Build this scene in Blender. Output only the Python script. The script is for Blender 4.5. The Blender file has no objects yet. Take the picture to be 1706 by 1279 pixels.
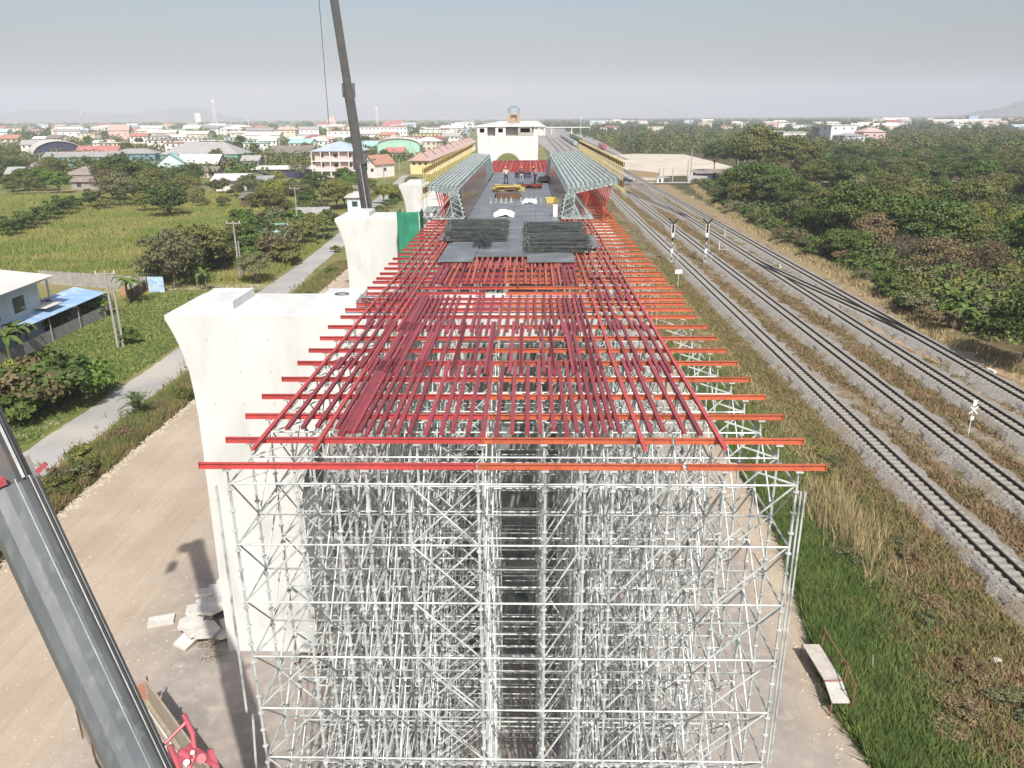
import bpy, math, random
import numpy as np
from mathutils import Vector, Matrix
random.seed(11); RNG = np.random.default_rng(5)
PI = math.pi
scene = bpy.context.scene
# ------------------------------------------------------------------ camera
H = 22.9
HAZE = 1.9e-4
FPX, CX, CY = 1288., 853., 639.5
def _n(v): v = Vector(v); v.normalize(); return v
Yc = _n((27, 447, -FPX)); Zc = -_n((23, -3714.5, -FPX)); Yc = _n(Yc - Zc*Yc.dot(Zc)); Xc = Yc.cross(Zc)
cam_d = bpy.data.cameras.new('camera'); cam = bpy.data.objects.new('camera', cam_d)
scene.collection.objects.link(cam)
M3 = Matrix((Xc, Yc, Zc))
mw = M3.to_4x4(); mw.translation = Vector((0, 0, H)); cam.matrix_world = mw
cam_d.sensor_width = 36; cam_d.lens = 36*FPX/1706; cam_d.clip_start = .1; cam_d.clip_end = 30000
scene.camera = cam
def pix(u, v, z=0.):
    d = M3 @ Vector((u-CX, CY-v, -FPX)); t = (z-H)/d[2]; return (d[0]*t, d[1]*t)
def at(u, v, yy):
    d = M3 @ Vector((u-CX, CY-v, -FPX)); t = yy/d[1]; return (d[0]*t, H+d[2]*t)
# ------------------------------------------------------------------ light
SH = Vector((-.20, .90, -1.0)).normalized()       # direction the sunlight travels
w = bpy.data.worlds.new('World'); scene.world = w; w.use_nodes = True
nt = w.node_tree; bg = nt.nodes['Background']
sky = nt.nodes.new('ShaderNodeTexSky'); sky.sky_type = 'NISHITA'; sky.sun_disc = False
sun_el = math.asin(-SH.z); to_sun = -SH
sky.sun_elevation = sun_el
sky.sun_rotation = math.atan2(to_sun.x, to_sun.y)
sky.air_density = 1.15; sky.dust_density = 4.0; sky.ozone_density = 2.0; sky.altitude = 20
nt.links.new(sky.outputs[0], bg.inputs[0]); bg.inputs[1].default_value = .103
sl = bpy.data.lights.new('sun', 'SUN'); sl.energy = 4.6; sl.angle = math.radians(.6); sl.color = (1, .955, .88)
so = bpy.data.objects.new('sun', sl); scene.collection.objects.link(so)
so.rotation_euler = SH.to_track_quat('-Z', 'Y').to_euler(); so.location = (0, -20, 80)
scene.view_settings.view_transform = 'Standard'; scene.view_settings.look = 'None'
scene.view_settings.exposure = .36; scene.view_settings.gamma = 1
scene.render.engine = 'CYCLES'
scene.cycles.max_bounces = 6; scene.cycles.volume_bounces = 0; scene.cycles.transparent_max_bounces = 8
# ------------------------------------------------------------------ helpers
C = scene.collection
class MB:
    def __init__(s): s.v = []; s.f = []
    def add(s, vs, fs):
        o = len(s.v); s.v += [tuple(x) for x in vs]; s.f += [tuple(i+o for i in f) for f in fs]; return s
    def box(s, x0, x1, y0, y1, z0, z1):
        return s.add([(x0,y0,z0),(x1,y0,z0),(x1,y1,z0),(x0,y1,z0),(x0,y0,z1),(x1,y0,z1),(x1,y1,z1),(x0,y1,z1)],
                     [(0,3,2,1),(4,5,6,7),(0,1,5,4),(1,2,6,5),(2,3,7,6),(3,0,4,7)])
    def obox(s, c, ax, ay, az):      # oriented box, half axes
        c, ax, ay, az = map(Vector, (c, ax, ay, az)); vs = []
        for k in (-1, 1):
            for (i, j) in ((-1,-1),(1,-1),(1,1),(-1,1)): vs.append(c+ax*i+ay*j+az*k)
        return s.add(vs, [(0,3,2,1),(4,5,6,7),(0,1,5,4),(1,2,6,5),(2,3,7,6),(3,0,4,7)])
    def bar(s, p, q, w, h, up=(0,0,1)):
        p, q = Vector(p), Vector(q); d = q-p; L = d.length
        if L < 1e-6: return s
        d /= L; up = Vector(up)
        if abs(d.dot(up)) > .98: up = Vector((0,1,0))
        sx = d.cross(up).normalized(); u = sx.cross(d)
        return s.obox((p+q)/2, sx*w/2, d*L/2, u*h/2)
    def tube(s, p, q, r, r2=None, n=6, cap=True):
        p, q = Vector(p), Vector(q); r2 = r if r2 is None else r2
        d = (q-p).normalized(); a = d.orthogonal().normalized(); b = d.cross(a); vs = []
        for c, rr in ((p, r), (q, r2)):
            for k in range(n):
                t = 2*PI*k/n; vs.append(c+(a*math.cos(t)+b*math.sin(t))*rr)
        fs = [(k, (k+1) % n, n+(k+1) % n, n+k) for k in range(n)]
        if cap: fs += [tuple(range(n-1,-1,-1)), tuple(range(n, 2*n))]
        return s.add(vs, fs)
    def path(s, pts, r, n=6):
        for a, b in zip(pts[:-1], pts[1:]): s.tube(a, b, r, n=n)
        return s
    def prism(s, prof, a, b, plane='xz'):   # closed profile extruded along the third axis a..b
        n = len(prof)
        def P(p, t): return (p[0], t, p[1]) if plane == 'xz' else ((t, p[0], p[1]) if plane == 'yz' else (p[0], p[1], t))
        vs = [P(p, a) for p in prof]+[P(p, b) for p in prof]
        return s.add(vs, [(k, (k+1) % n, n+(k+1) % n, n+k) for k in range(n)]+[tuple(range(n-1,-1,-1)), tuple(range(n, 2*n))])
    def mesh(s, name, mat, smooth=False):
        me = bpy.data.meshes.new(name); me.from_pydata(s.v, [], s.f)
        if mat: me.materials.append(mat)
        if smooth: me.polygons.foreach_set('use_smooth', [True]*len(me.polygons))
        me.update(); return me
    def build(s, name, mat, parent=None, smooth=False, **t):
        return link(name, s.mesh(name, mat, smooth), parent, **t)
def link(name, me, parent=None, loc=None, label=None, cat=None, group=None, kind=None, rz=None):
    o = bpy.data.objects.new(name, me); C.objects.link(o)
    if parent: o.parent = parent
    if loc: o.location = loc
    if rz is not None: o.rotation_euler = (0, 0, rz)
    return tag(o, label, cat, group, kind)
def tag(o, label=None, cat=None, group=None, kind=None):
    if label: o['label'] = label
    if cat: o['category'] = cat
    if group: o['group'] = group
    if kind: o['kind'] = kind
    return o
def thing(name, label, cat, loc=(0,0,0), rz=0, group=None):
    o = bpy.data.objects.new(name, None); C.objects.link(o); o.empty_display_size = .3
    o.location = loc; o.rotation_euler = (0,0,rz); return tag(o, label, cat, group)
def struct(name, mb, m, **k): return mb.build(name, m, kind='structure', **k)
KIDS = {}
def dup(root, loc, rz=0, label=None, group=None, s=None):
    if root.name not in KIDS: KIDS[root.name] = list(root.children)
    r = root.copy(); C.objects.link(r); r.location = loc; r.rotation_euler = (0,0,rz)
    if s is not None: r.scale = s if hasattr(s, '__len__') else (s, s, s)
    if label: r['label'] = label
    if group: r['group'] = group
    for ch in KIDS[root.name]:
        c = ch.copy(); C.objects.link(c); c.parent = r
        for g in ch.children:
            e = g.copy(); C.objects.link(e); e.parent = c
    return r
_ones = ['', 'first','second','third','fourth','fifth','sixth','seventh','eighth','ninth','tenth','eleventh','twelfth','thirteenth','fourteenth','fifteenth','sixteenth','seventeenth','eighteenth','nineteenth']
_tens = {2:'twenty',3:'thirty',4:'forty',5:'fifty',6:'sixty',7:'seventy',8:'eighty',9:'ninety'}
_tth = {2:'twentieth',3:'thirtieth',4:'fortieth',5:'fiftieth',6:'sixtieth',7:'seventieth',8:'eightieth',9:'ninetieth'}
def ordn(i):
    if i < 20: return _ones[i]
    return _tth[i//10] if i % 10 == 0 else _tens[i//10]+'-'+_ones[i % 10]
# ------------------------------------------------------------------ materials
def _nodes(name):
    m = bpy.data.materials.new(name); m.use_nodes = True; return m, m.node_tree, m.node_tree.nodes['Principled BSDF']
def mat(name, c1, c2=None, rough=.6, metal=0, scale=1., lo=.35, hi=.65, bump=0, bscale=None, coord='pos', objrand=0., stretch=None, c3=None, s3=None, spec=None):
    m, t, p = _nodes(name); L = t.links.new
    p.inputs['Roughness'].default_value = rough; p.inputs['Metallic'].default_value = metal
    if spec is not None: p.inputs['Specular IOR Level'].default_value = spec
    p.inputs['Base Color'].default_value = (*c1, 1)
    if coord == 'pos': src = t.nodes.new('ShaderNodeNewGeometry').outputs['Position']
    else: src = t.nodes.new('ShaderNodeTexCoord').outputs['Object']
    if stretch:
        mp = t.nodes.new('ShaderNodeMapping'); mp.inputs['Scale'].default_value = stretch; L(src, mp.inputs[0]); src = mp.outputs[0]
    out = None
    def layer(a, b, sc, lo, hi):
        nz = t.nodes.new('ShaderNodeTexNoise'); nz.inputs['Scale'].default_value = sc; nz.inputs['Detail'].default_value = 6
        L(src, nz.inputs['Vector'])
        mr = t.nodes.new('ShaderNodeMapRange'); mr.inputs[1].default_value = lo; mr.inputs[2].default_value = hi; L(nz.outputs[0], mr.inputs[0])
        mx = t.nodes.new('ShaderNodeMix'); mx.data_type = 'RGBA'; L(mr.outputs[0], mx.inputs[0])
        for inp, val in ((mx.inputs[6], a), (mx.inputs[7], b)):
            if isinstance(val, tuple): inp.default_value = (*val, 1)
            else: L(val, inp)
        return mx.outputs[2]
    if c2: out = layer(c1, c2, scale, lo, hi)
    if c3: out = layer(out, c3, s3 or scale*.3, .5, .68)
    if objrand:
        oi = t.nodes.new('ShaderNodeObjectInfo'); mr = t.nodes.new('ShaderNodeMapRange')
        mr.inputs[3].default_value = 1-objrand; mr.inputs[4].default_value = 1+objrand; L(oi.outputs['Random'], mr.inputs[0])
        mx = t.nodes.new('ShaderNodeVectorMath'); mx.operation = 'SCALE'
        if out: L(out, mx.inputs[0])
        else: mx.inputs[0].default_value = c1
        L(mr.outputs[0], mx.inputs['Scale']); out = mx.outputs[0]
    if out: L(out, p.inputs['Base Color'])
    if bump:
        nz = t.nodes.new('ShaderNodeTexNoise'); nz.inputs['Scale'].default_value = bscale or scale*4; nz.inputs['Detail'].default_value = 5; L(src, nz.inputs['Vector'])
        bp = t.nodes.new('ShaderNodeBump'); bp.inputs['Strength'].default_value = bump; bp.inputs['Distance'].default_value = .1
        L(nz.outputs[0], bp.inputs['Height']); L(bp.outputs[0], p.inputs['Normal'])
    return m
def leafmat(name, a, b, c=None, sc=.25, rnd=.22, trans=.15):
    m = mat(name, a, b, rough=.65, scale=sc, lo=.4, hi=.6, objrand=rnd, c3=c, s3=.9, spec=.25)
    return m
M = {}
M['red'] = mat('red_steel_paint', (.46,.065,.062), (.39,.052,.052), .5, scale=1.5, objrand=.12, c3=(.29,.06,.055), s3=9)
M['orange'] = mat('orange_steel_paint', (.52,.135,.065), (.45,.105,.05), .5, scale=1.2, objrand=.1, c3=(.34,.09,.05), s3=8)
M['crimson'] = mat('crimson_steel_paint', (.30,.047,.052), (.245,.038,.045), .42, scale=2., objrand=.28, c3=(.17,.045,.05), s3=7)
M['tanred'] = mat('dusty_pink_paint', (.40,.13,.09), (.33,.07,.055), .5, scale=2., objrand=.15)
M['redrail'] = mat('bright_red_paint', (.47,.085,.08), (.40,.065,.062), .5, scale=1.5, objrand=.1)
M['galv'] = mat('galvanised_steel', (.57,.60,.59), (.42,.45,.44), .5, .15, scale=1.6, c3=(.22,.245,.23), s3=3)
M['galv2'] = mat('grey_green_aluminium', (.38,.47,.47), (.26,.34,.35), .4, .35, scale=2., c3=(.6,.64,.64), s3=4)
M['conc'] = mat('pale_concrete', (.62,.622,.61), (.54,.542,.53), .85, scale=.35, c3=(.49,.49,.475), s3=.8, bump=.15, bscale=6, stretch=(1,1,.35))
M['conc2'] = mat('grey_concrete', (.36,.35,.32), (.28,.27,.245), .85, scale=.6, bump=.15, bscale=5)
M['slab'] = mat('broken_slab_concrete', (.60,.58,.53), (.48,.46,.42), .85, scale=1.2, bump=.2)
M['deck'] = mat('grey_form_plywood', (.155,.165,.17), (.115,.125,.13), .38, scale=.5, c3=(.22,.225,.225), s3=.8, spec=.6)
M['webply'] = mat('brown_faced_plywood', (.13,.075,.06), (.19,.15,.13), .22, scale=.7, c3=(.09,.05,.045), s3=.5, spec=.8)
M['bar'] = mat('dark_reinforcing_steel', (.085,.10,.10), (.15,.165,.16), .5, .5, scale=3, c3=(.045,.05,.05), s3=12)
M['boom'] = mat('boom_grey_paint', (.115,.128,.137), (.085,.097,.105), .5, .0, scale=.6, c3=(.145,.155,.16), s3=2.2, stretch=(2.6,2.6,.35), bump=.03)
M['boomdk'] = mat('boom_dark_paint', (.065,.07,.075), (.09,.095,.10), .38, .1, scale=1.3, c3=(.12,.09,.07), s3=2.2)
M['black'] = mat('black_rubber', (.015,.015,.016), (.03,.03,.03), .6, scale=4)
M['pink'] = mat('faded_red_paint', (.42,.09,.115), (.33,.07,.09), .4, scale=4)
M['yellow'] = mat('yellow_paint', (.56,.45,.13), (.46,.36,.10), .5, scale=3, objrand=.12)
M['brown'] = mat('brown_timber', (.13,.075,.045), (.09,.05,.03), .7, scale=5)
M['net'] = mat('green_debris_net', (.03,.24,.14), (.02,.17,.10), .8, scale=1.2, bump=.5, bscale=3)
M['rail'] = mat('dark_rail_steel', (.045,.036,.03), (.07,.052,.042), .45, .5, scale=2)
M['sleeper'] = mat('concrete_sleeper', (.34,.325,.30), (.26,.25,.225), .85, scale=3)
M['asph'] = mat('grey_road_concrete', (.36,.35,.335), (.30,.29,.275), .85, scale=.25, c3=(.41,.38,.33), s3=.12, bump=.08, bscale=8)
M['ballast'] = mat('grey_ballast', (.34,.32,.29), (.20,.185,.165), .9, scale=9, lo=.42, hi=.58, bump=1., bscale=14, c3=(.25,.205,.15), s3=.3)
M['lot'] = mat('pale_sand_lot', (.56,.50,.42), (.48,.42,.34), .9, scale=.05, c3=(.40,.36,.29), s3=.09)
M['trunk'] = mat('tree_bark', (.11,.085,.06), (.17,.14,.11), .9, scale=4)
M['wood'] = mat('weathered_board', (.36,.31,.24), (.26,.22,.17), .8, scale=4, stretch=(6,1,1))
M['white'] = mat('white_paint', (.74,.73,.71), (.66,.65,.63), .6, scale=.8, objrand=.08)
M['cream'] = mat('cream_paint', (.66,.60,.47), (.58,.52,.40), .7, scale=.8, objrand=.08)
M['pinkwall'] = mat('pink_plaster', (.60,.44,.42), (.52,.38,.36), .7, scale=.8)
M['bluewall'] = mat('blue_plaster', (.12,.28,.40), (.16,.33,.42), .7, scale=.8)
M['paleblue'] = mat('pale_blue_plaster', (.55,.63,.66), (.49,.57,.61), .7, scale=.8)
M['ylwall'] = mat('yellow_plaster', (.62,.54,.28), (.55,.48,.24), .7, scale=.8)
M['greywall'] = mat('grey_blockwork', (.33,.31,.29), (.25,.235,.22), .9, scale=1.5, bump=.3, bscale=6)
M['greenwall'] = mat('green_plaster', (.16,.36,.27), (.12,.30,.22), .7, scale=.8)
M['navy'] = mat('navy_cladding', (.035,.035,.085), (.05,.05,.10), .5, scale=.8)
M['win'] = mat('dark_window_glass', (.035,.04,.045), (.07,.08,.09), .15, scale=.4, spec=.7)
M['rgrey'] = mat('grey_sheet_roof', (.33,.32,.31), (.25,.24,.235), .7, scale=.5, objrand=.2, stretch=(3,1,1))
M['rbrown'] = mat('brown_sheet_roof', (.26,.22,.19), (.19,.16,.14), .8, scale=.5, objrand=.2)
M['rpale'] = mat('pale_sheet_roof', (.60,.57,.54), (.52,.49,.46), .6, scale=.4, objrand=.12)
M['rred'] = mat('red_tile_roof', (.36,.15,.13), (.30,.12,.11), .7, scale=.6, objrand=.15)
M['rpink'] = mat('pinkish_roof', (.50,.36,.32), (.43,.30,.27), .7, scale=.6, objrand=.1)
M['rorange'] = mat('orange_tile_roof', (.42,.22,.15), (.36,.18,.13), .7, scale=.6)
M['rblue'] = mat('blue_sheet_roof', (.24,.40,.62), (.34,.48,.66), .45, scale=.35, c3=(.5,.58,.66), s3=.6)
M['rblgrey'] = mat('blue_grey_roof', (.34,.41,.50), (.40,.46,.53), .6, scale=.4)
M['rteal'] = mat('turquoise_sheet_roof', (.27,.50,.45), (.33,.53,.49), .6, scale=.5)
M['rgreen'] = mat('green_mesh_wall', (.30,.50,.39), (.36,.55,.45), .6, scale=.5)
M['helmet'] = mat('orange_helmet', (.75,.16,.03), rough=.35)
M['skin'] = mat('skin', (.24,.13,.085), rough=.6)
M['vest'] = mat('orange_red_vest', (.62,.09,.05), rough=.7)
M['pale_cloth'] = mat('pale_cloth', (.58,.52,.45), rough=.8)
M['dark_cloth'] = mat('dark_cloth', (.05,.055,.07), rough=.8)
M['grey_cloth'] = mat('grey_cloth', (.30,.30,.31), rough=.8)
M['sheet'] = mat('white_plastic_sheet', (.78,.78,.78), (.66,.66,.67), .45, scale=3)
L_ = leafmat
M['leafA'] = L_('dark_green_leaves', (.052,.088,.020), (.085,.120,.028), (.034,.058,.014))
M['leafB'] = L_('olive_green_leaves', (.105,.118,.030), (.150,.150,.045), (.070,.088,.024))
M['leafC'] = L_('bright_green_leaves', (.110,.170,.030), (.080,.140,.026), (.055,.095,.020))
M['leafD'] = L_('dry_brown_leaves', (.180,.130,.070), (.145,.115,.060), (.10,.09,.04))
M['leafE'] = L_('grey_green_leaves', (.165,.165,.080), (.125,.135,.060), (.08,.095,.04))
M['leafY'] = L_('yellow_green_leaves', (.22,.22,.045), (.15,.18,.04), (.10,.13,.03))
M['banana'] = L_('banana_leaves', (.085,.135,.026), (.115,.15,.04), (.05,.085,.02))
# ------------------------------------------------------------------ ground and roads
def ground_material():
    m, t, p = _nodes('ground_grass_and_earth'); L = t.links.new; N = t.nodes.new
    p.inputs['Roughness'].default_value = .95; p.inputs['Specular IOR Level'].default_value = .15
    g = N('ShaderNodeNewGeometry'); pos = g.outputs['Position']
    sx = N('ShaderNodeSeparateXYZ'); L(pos, sx.inputs[0])
    def noise(sc, det=6, stretch=None):
        n = N('ShaderNodeTexNoise'); n.inputs['Scale'].default_value = sc; n.inputs['Detail'].default_value = det
        if stretch:
            mp = N('ShaderNodeMapping'); mp.inputs['Scale'].default_value = stretch; L(pos, mp.inputs[0]); L(mp.outputs[0], n.inputs['Vector'])
        else: L(pos, n.inputs['Vector'])
        return n.outputs[0]
    def rng(x, a, b, c=0., d=1.):
        r = N('ShaderNodeMapRange'); L(x, r.inputs[0]); r.inputs[1].default_value = a; r.inputs[2].default_value = b; r.inputs[3].default_value = c; r.inputs[4].default_value = d; return r.outputs[0]
    def math2(op, a, b):
        r = N('ShaderNodeMath'); r.operation = op
        for k, q in enumerate((a, b)):
            if isinstance(q, (int, float)): r.inputs[k].default_value = q
            else: L(q, r.inputs[k])
        return r.outputs[0]
    def mix(f, a, b):
        r = N('ShaderNodeMix'); r.data_type = 'RGBA'; L(f, r.inputs[0])
        for inp, val in ((r.inputs[6], a), (r.inputs[7], b)):
            if isinstance(val, tuple): inp.default_value = (*val, 1)
            else: L(val, inp)
        return r.outputs[2]
    n1, n2, n3, n4 = noise(.03), noise(.16), noise(.9), noise(4.)
    wob = math2('MULTIPLY', math2('SUBTRACT', noise(.12, 5), .5), 9.)
    X = math2('ADD', sx.outputs[0], wob)
    def band(a, b, s=1.):
        return math2('MULTIPLY', rng(X, a-s, a+s), rng(X, b-s, b+s, 1., 0.))
    field = mix(rng(n2, .38, .62), (.19,.205,.06), (.135,.16,.045))
    field = mix(rng(n1, .45, .6), field, (.27,.225,.11))
    field = mix(rng(n3, .5, .7), field, (.17,.175,.06))
    lush = mix(rng(n3, .4, .6), (.075,.11,.03), (.13,.145,.05))
    lush = mix(rng(n2, .48, .62), lush, (.14,.11,.05))
    track = mix(rng(n2, .40, .58), (.25,.205,.155), (.215,.145,.09))
    track = mix(rng(n3, .47, .62), track, (.27,.245,.205))
    track = mix(rng(noise(.35), .54, .64), track, (.10,.10,.04))
    dry = mix(rng(n3, .4, .6), (.33,.245,.15), (.25,.20,.11))
    wood = mix(rng(n2, .42, .6), (.055,.065,.025), (.12,.09,.05))
    c = field
    c = mix(band(-4000, -36, .5), c, field)
    c = mix(rng(X, 11., 13.), c, lush)
    c = mix(rng(X, 20., 22.), c, track)
    c = mix(rng(X, 43.2, 43.8), c, dry)
    c = mix(rng(X, 47.5, 50.), c, wood)
    c = mix(rng(n4, .35, .75, 0., .35), c, (.05,.05,.025))
    L(c, p.inputs['Base Color'])
    bp = N('ShaderNodeBump'); bp.inputs['Strength'].default_value = .6; bp.inputs['Distance'].default_value = .25
    L(n3, bp.inputs['Height']); L(bp.outputs[0], p.inputs['Normal'])
    return m
def dirt_material():
    m, t, p = _nodes('haul_road_dirt'); L = t.links.new; N = t.nodes.new
    p.inputs['Roughness'].default_value = .95; p.inputs['Specular IOR Level'].default_value = .2
    pos = N('ShaderNodeNewGeometry').outputs['Position']; sx = N('ShaderNodeSeparateXYZ'); L(pos, sx.inputs[0])
    def nz(sc, st=None, det=6):
        n = N('ShaderNodeTexNoise'); n.inputs['Scale'].default_value = sc; n.inputs['Detail'].default_value = det
        if st:
            mp = N('ShaderNodeMapping'); mp.inputs['Scale'].default_value = st; L(pos, mp.inputs[0]); L(mp.outputs[0], n.inputs['Vector'])
        else: L(pos, n.inputs['Vector'])
        return n.outputs[0]
    def rng(x, a, b, c=0., d=1.):
        r = N('ShaderNodeMapRange'); L(x, r.inputs[0]); r.inputs[1].default_value = a; r.inputs[2].default_value = b; r.inputs[3].default_value = c; r.inputs[4].default_value = d; return r.outputs[0]
    def mix(f, a, b):
        r = N('ShaderNodeMix'); r.data_type = 'RGBA'; L(f, r.inputs[0])
        for inp, val in ((r.inputs[6], a), (r.inputs[7], b)):
            if isinstance(val, tuple): inp.default_value = (*val, 1)
            else: L(val, inp)
        return r.outputs[2]
    def mth(op, a, b):
        r = N('ShaderNodeMath'); r.operation = op
        for k, q in enumerate((a, b)):
            if isinstance(q, (int, float)): r.inputs[k].default_value = q
            else: L(q, r.inputs[k])
        return r.outputs[0]
    c = mix(rng(nz(.25), .4, .62), (.43,.355,.275), (.375,.305,.235))
    c = mix(rng(nz(1., (1.6,.06,1)), .50, .72, 0., .6), c, (.46,.39,.31))          # wheel-rutted streaks along the road
    c = mix(rng(nz(1., (3.2,.09,1)), .54, .68, 0., .45), c, (.33,.255,.185))
    w = mth('MULTIPLY', mth('SUBTRACT', nz(.18), .5), 9.)
    X = mth('ADD', sx.outputs[0], w)
    grey = mix(rng(nz(.5), .4, .62), (.32,.285,.255), (.26,.235,.215))
    grey = mix(rng(nz(1.6), .5, .68), grey, (.38,.34,.30))
    f = mth('MULTIPLY', rng(X, -20., -15.), rng(X, 10.5, 13., 1., 0.))
    c = mix(f, c, grey)
    c = mix(rng(nz(9.), .45, .75, 0., .3), c, (.22,.18,.14))
    L(c, p.inputs['Base Color'])
    bp = N('ShaderNodeBump'); bp.inputs['Strength'].default_value = .5; bp.inputs['Distance'].default_value = .08
    L(nz(1.5, (2,.3,1)), bp.inputs['Height']); L(bp.outputs[0], p.inputs['Normal'])
    return m
M['ground'] = ground_material(); M['dirt'] = dirt_material()
def strip(name, pl, z, m, jit=.25, step=1.2, **k):
    """sheet along Y; pl = [(y, xleft, xright)] with ragged edges"""
    mb = MB(); y = pl[0][0]; rows = []
    while y <= pl[-1][0]+1e-6:
        for a, b in zip(pl[:-1], pl[1:]):
            if a[0] <= y <= b[0]:
                t = (y-a[0])/max(1e-6, b[0]-a[0]); xl = a[1]+(b[1]-a[1])*t; xr = a[2]+(b[2]-a[2])*t; break
        rows.append((xl+random.uniform(-jit, jit), xr+random.uniform(-jit, jit), y))
        y += step if y < 200 else step*5
    vs = []; fs = []
    for i, (xl, xr, yy) in enumerate(rows):
        vs += [(xl, yy, z), (xr, yy, z)]
        if i: fs.append((2*i-2, 2*i-1, 2*i+1, 2*i))
    mb.add(vs, fs); return struct(name, mb, m, **k)
g = MB(); N_ = 24
xs = [-8900, -3000, -1200, -500, -200, -60, -20, 20, 60, 200, 500, 1200, 3000, 8900]; ys = [-180, 0, 60, 150, 300, 600, 1200, 2500, 5000, 9500]
g.add([(x, y, 0) for y in ys for x in xs], [(j*len(xs)+i, j*len(xs)+i+1, (j+1)*len(xs)+i+1, (j+1)*len(xs)+i) for j in range(len(ys)-1) for i in range(len(xs)-1)])
struct('ground', g, M['ground'])
strip('haul_road', [(-100,-28.7,13.2),(22,-28.7,13.1),(26,-28.7,12.6),(31,-28.8,13.4),(39,-28.7,14.6),(60,-28.7,14.5),(130,-28.6,13.5),(280,-28,13),(281,-28,13)], .02, M['dirt'], .45)
strip('village_road', [(-60,-36.6,-32.8),(70,-36.6,-32.7),(104,-37.4,-32.6),(125,-37.6,-34.0),(150,-38.8,-34.9),(166,-39.8,-36.5),(212,-43.4,-40.0),(274,-48,-44.5),(330,-52,-49)], .03, M['asph'], .10, .8)
mb = MB()
for (a, b, c_, d) in [((-37.2,53.5),(-37.2,57.5),(-52,54),(-52,50.5)), ((-37.2,104),(-37.2,110.5),(-60,108.5),(-60,104.5))]:
    mb.add([(q[0], q[1], .024) for q in (a, b, c_, d)], [(0,1,2,3)])
struct('side_path', mb, mat('pale_path_earth', (.40,.35,.27), (.33,.28,.21), .9, scale=.8))
strip('crossing_road', [(279,18,150),(284,18,150),(287.2,18,150)], .35, M['conc2'], .3)
lot = [pix(u, v) for u, v in ((1005,292),(1003,259),(1060,256),(1140,257),(1185,268),(1225,279),(1235,291),(1110,293),(1090,300),(1030,301))]
mb = MB().add([(x, y, .03) for x, y in lot], [tuple(range(len(lot)-1, -1, -1))]); struct('sandy_lot', mb, M['lot'])
lot = [pix(u, v) for u, v in ((1045,282),(1100,288),(1098,296),(1050,295))]
mb = MB().add([(x, y, .06) for x, y in lot], [tuple(range(3, -1, -1))]); struct('dry_grass_patch', mb, mat('dry_orange_grass', (.30,.20,.10), (.24,.17,.08), .9, scale=.5))
lot = [(17,61.5),(20,65),(23.5,70),(21,71),(17,68)]
# earth path on the far right of the tracks
pp = [pix(u, v) for u, v in ((1420,420),(1480,428),(1545,445),(1590,470),(1560,474),(1500,452),(1440,440))]
mb = MB().add([(x, y, .03) for x, y in pp], [tuple(range(len(pp)-1, -1, -1))]); struct('earth_clearing', mb, mat('red_brown_earth', (.24,.17,.11), (.18,.13,.085), .95, scale=.9))
pp = [pix(u, v) for u, v in ((1400,520),(1470,560),(1560,605),(1640,615),(1706,640),(1706,606),(1640,588),(1560,580),(1470,545))]
mb = MB().add([(x, y, .034) for x, y in pp], [tuple(range(len(pp)))]); struct('earth_track', mb, mat('orange_earth', (.36,.25,.16), (.30,.21,.13), .95, scale=.9))
def stones(name, label, n, fx, r, m):
    V = []; F = []
    P = [(0,0,1),(1,0,0),(0,1,0),(-1,0,0),(0,-1,0)]
    for k in range(n):
        x, y = fx(); q = r*random.uniform(.4,1.5); a = random.random()*6.3; o = len(V)
        V += [(x+(px*math.cos(a)-py*math.sin(a))*q*random.uniform(.6,1.3), y+(px*math.sin(a)+py*math.cos(a))*q*random.uniform(.6,1.3), .02+pz*q*.7) for px, py, pz in P]
        F += [(o,o+1,o+2),(o,o+2,o+3),(o,o+3,o+4),(o,o+4,o+1)]
    mb = MB(); mb.v = V; mb.f = F; tag(mb.build(name, m, kind='stuff'), label)
M['rubble'] = mat('pale_clods', (.46,.41,.33), (.34,.29,.22), .95, scale=3)
stones('roadside_rubble', 'pale clods and stones along the left edge of the dirt road', 2600, lambda: (-28.75+random.gauss(0,.35), 34+90*random.random()**1.5), .12, M['rubble'])
stones('roadside_rubble', 'small stones scattered over the dirt road', 1500, lambda: (random.uniform(-28,-14), 20+60*random.random()**1.5), .05, M['rubble'])
stones('roadside_rubble', 'small stones and clods along the right edge of the dirt road', 900, lambda: (13.4+random.gauss(0,.8)-.7, 19+50*random.random()**1.5), .07, M['rubble'])
# railway: ballast beds, rails, sleepers
TR = [25.1, 30.8, 37.1, 41.6]
def bed(x0f, y0, y1, z0=.0):
    mb = MB(); y = y0; rows = []; step = 1.0
    while y <= y1:
        xc = x0f(y); j = lambda s=.18: random.uniform(-s, s)
        rows.append([(xc-1.85+j(.5), y, .01+z0), (xc-1.2+j(.08), y, .30+z0), (xc+1.2+j(.08), y, .30+z0), (xc+1.85+j(.5), y, .01+z0)])
        y += step if y < 160 else 12
    vs = [p for r in rows for p in r]; fs = []
    for i in range(len(rows)-1):
        for k in range(3): fs.append((4*i+k, 4*i+k+1, 4*i+4+k+1, 4*i+4+k))
    mb.add(vs, fs); struct('ballast_bed', mb, M['ballast'])
rail_prof = [(-.085,0),(.085,0),(.085,.03),(.02,.045),(.02,.13),(.05,.14),(.05,.185),(-.05,.185),(-.05,.14),(-.02,.13),(-.02,.045),(-.085,.03)]
sleeper_me = MB().box(-.95,.95,-.12,.12,-.1,.035).mesh('sleeper', M['sleeper'])
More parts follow.
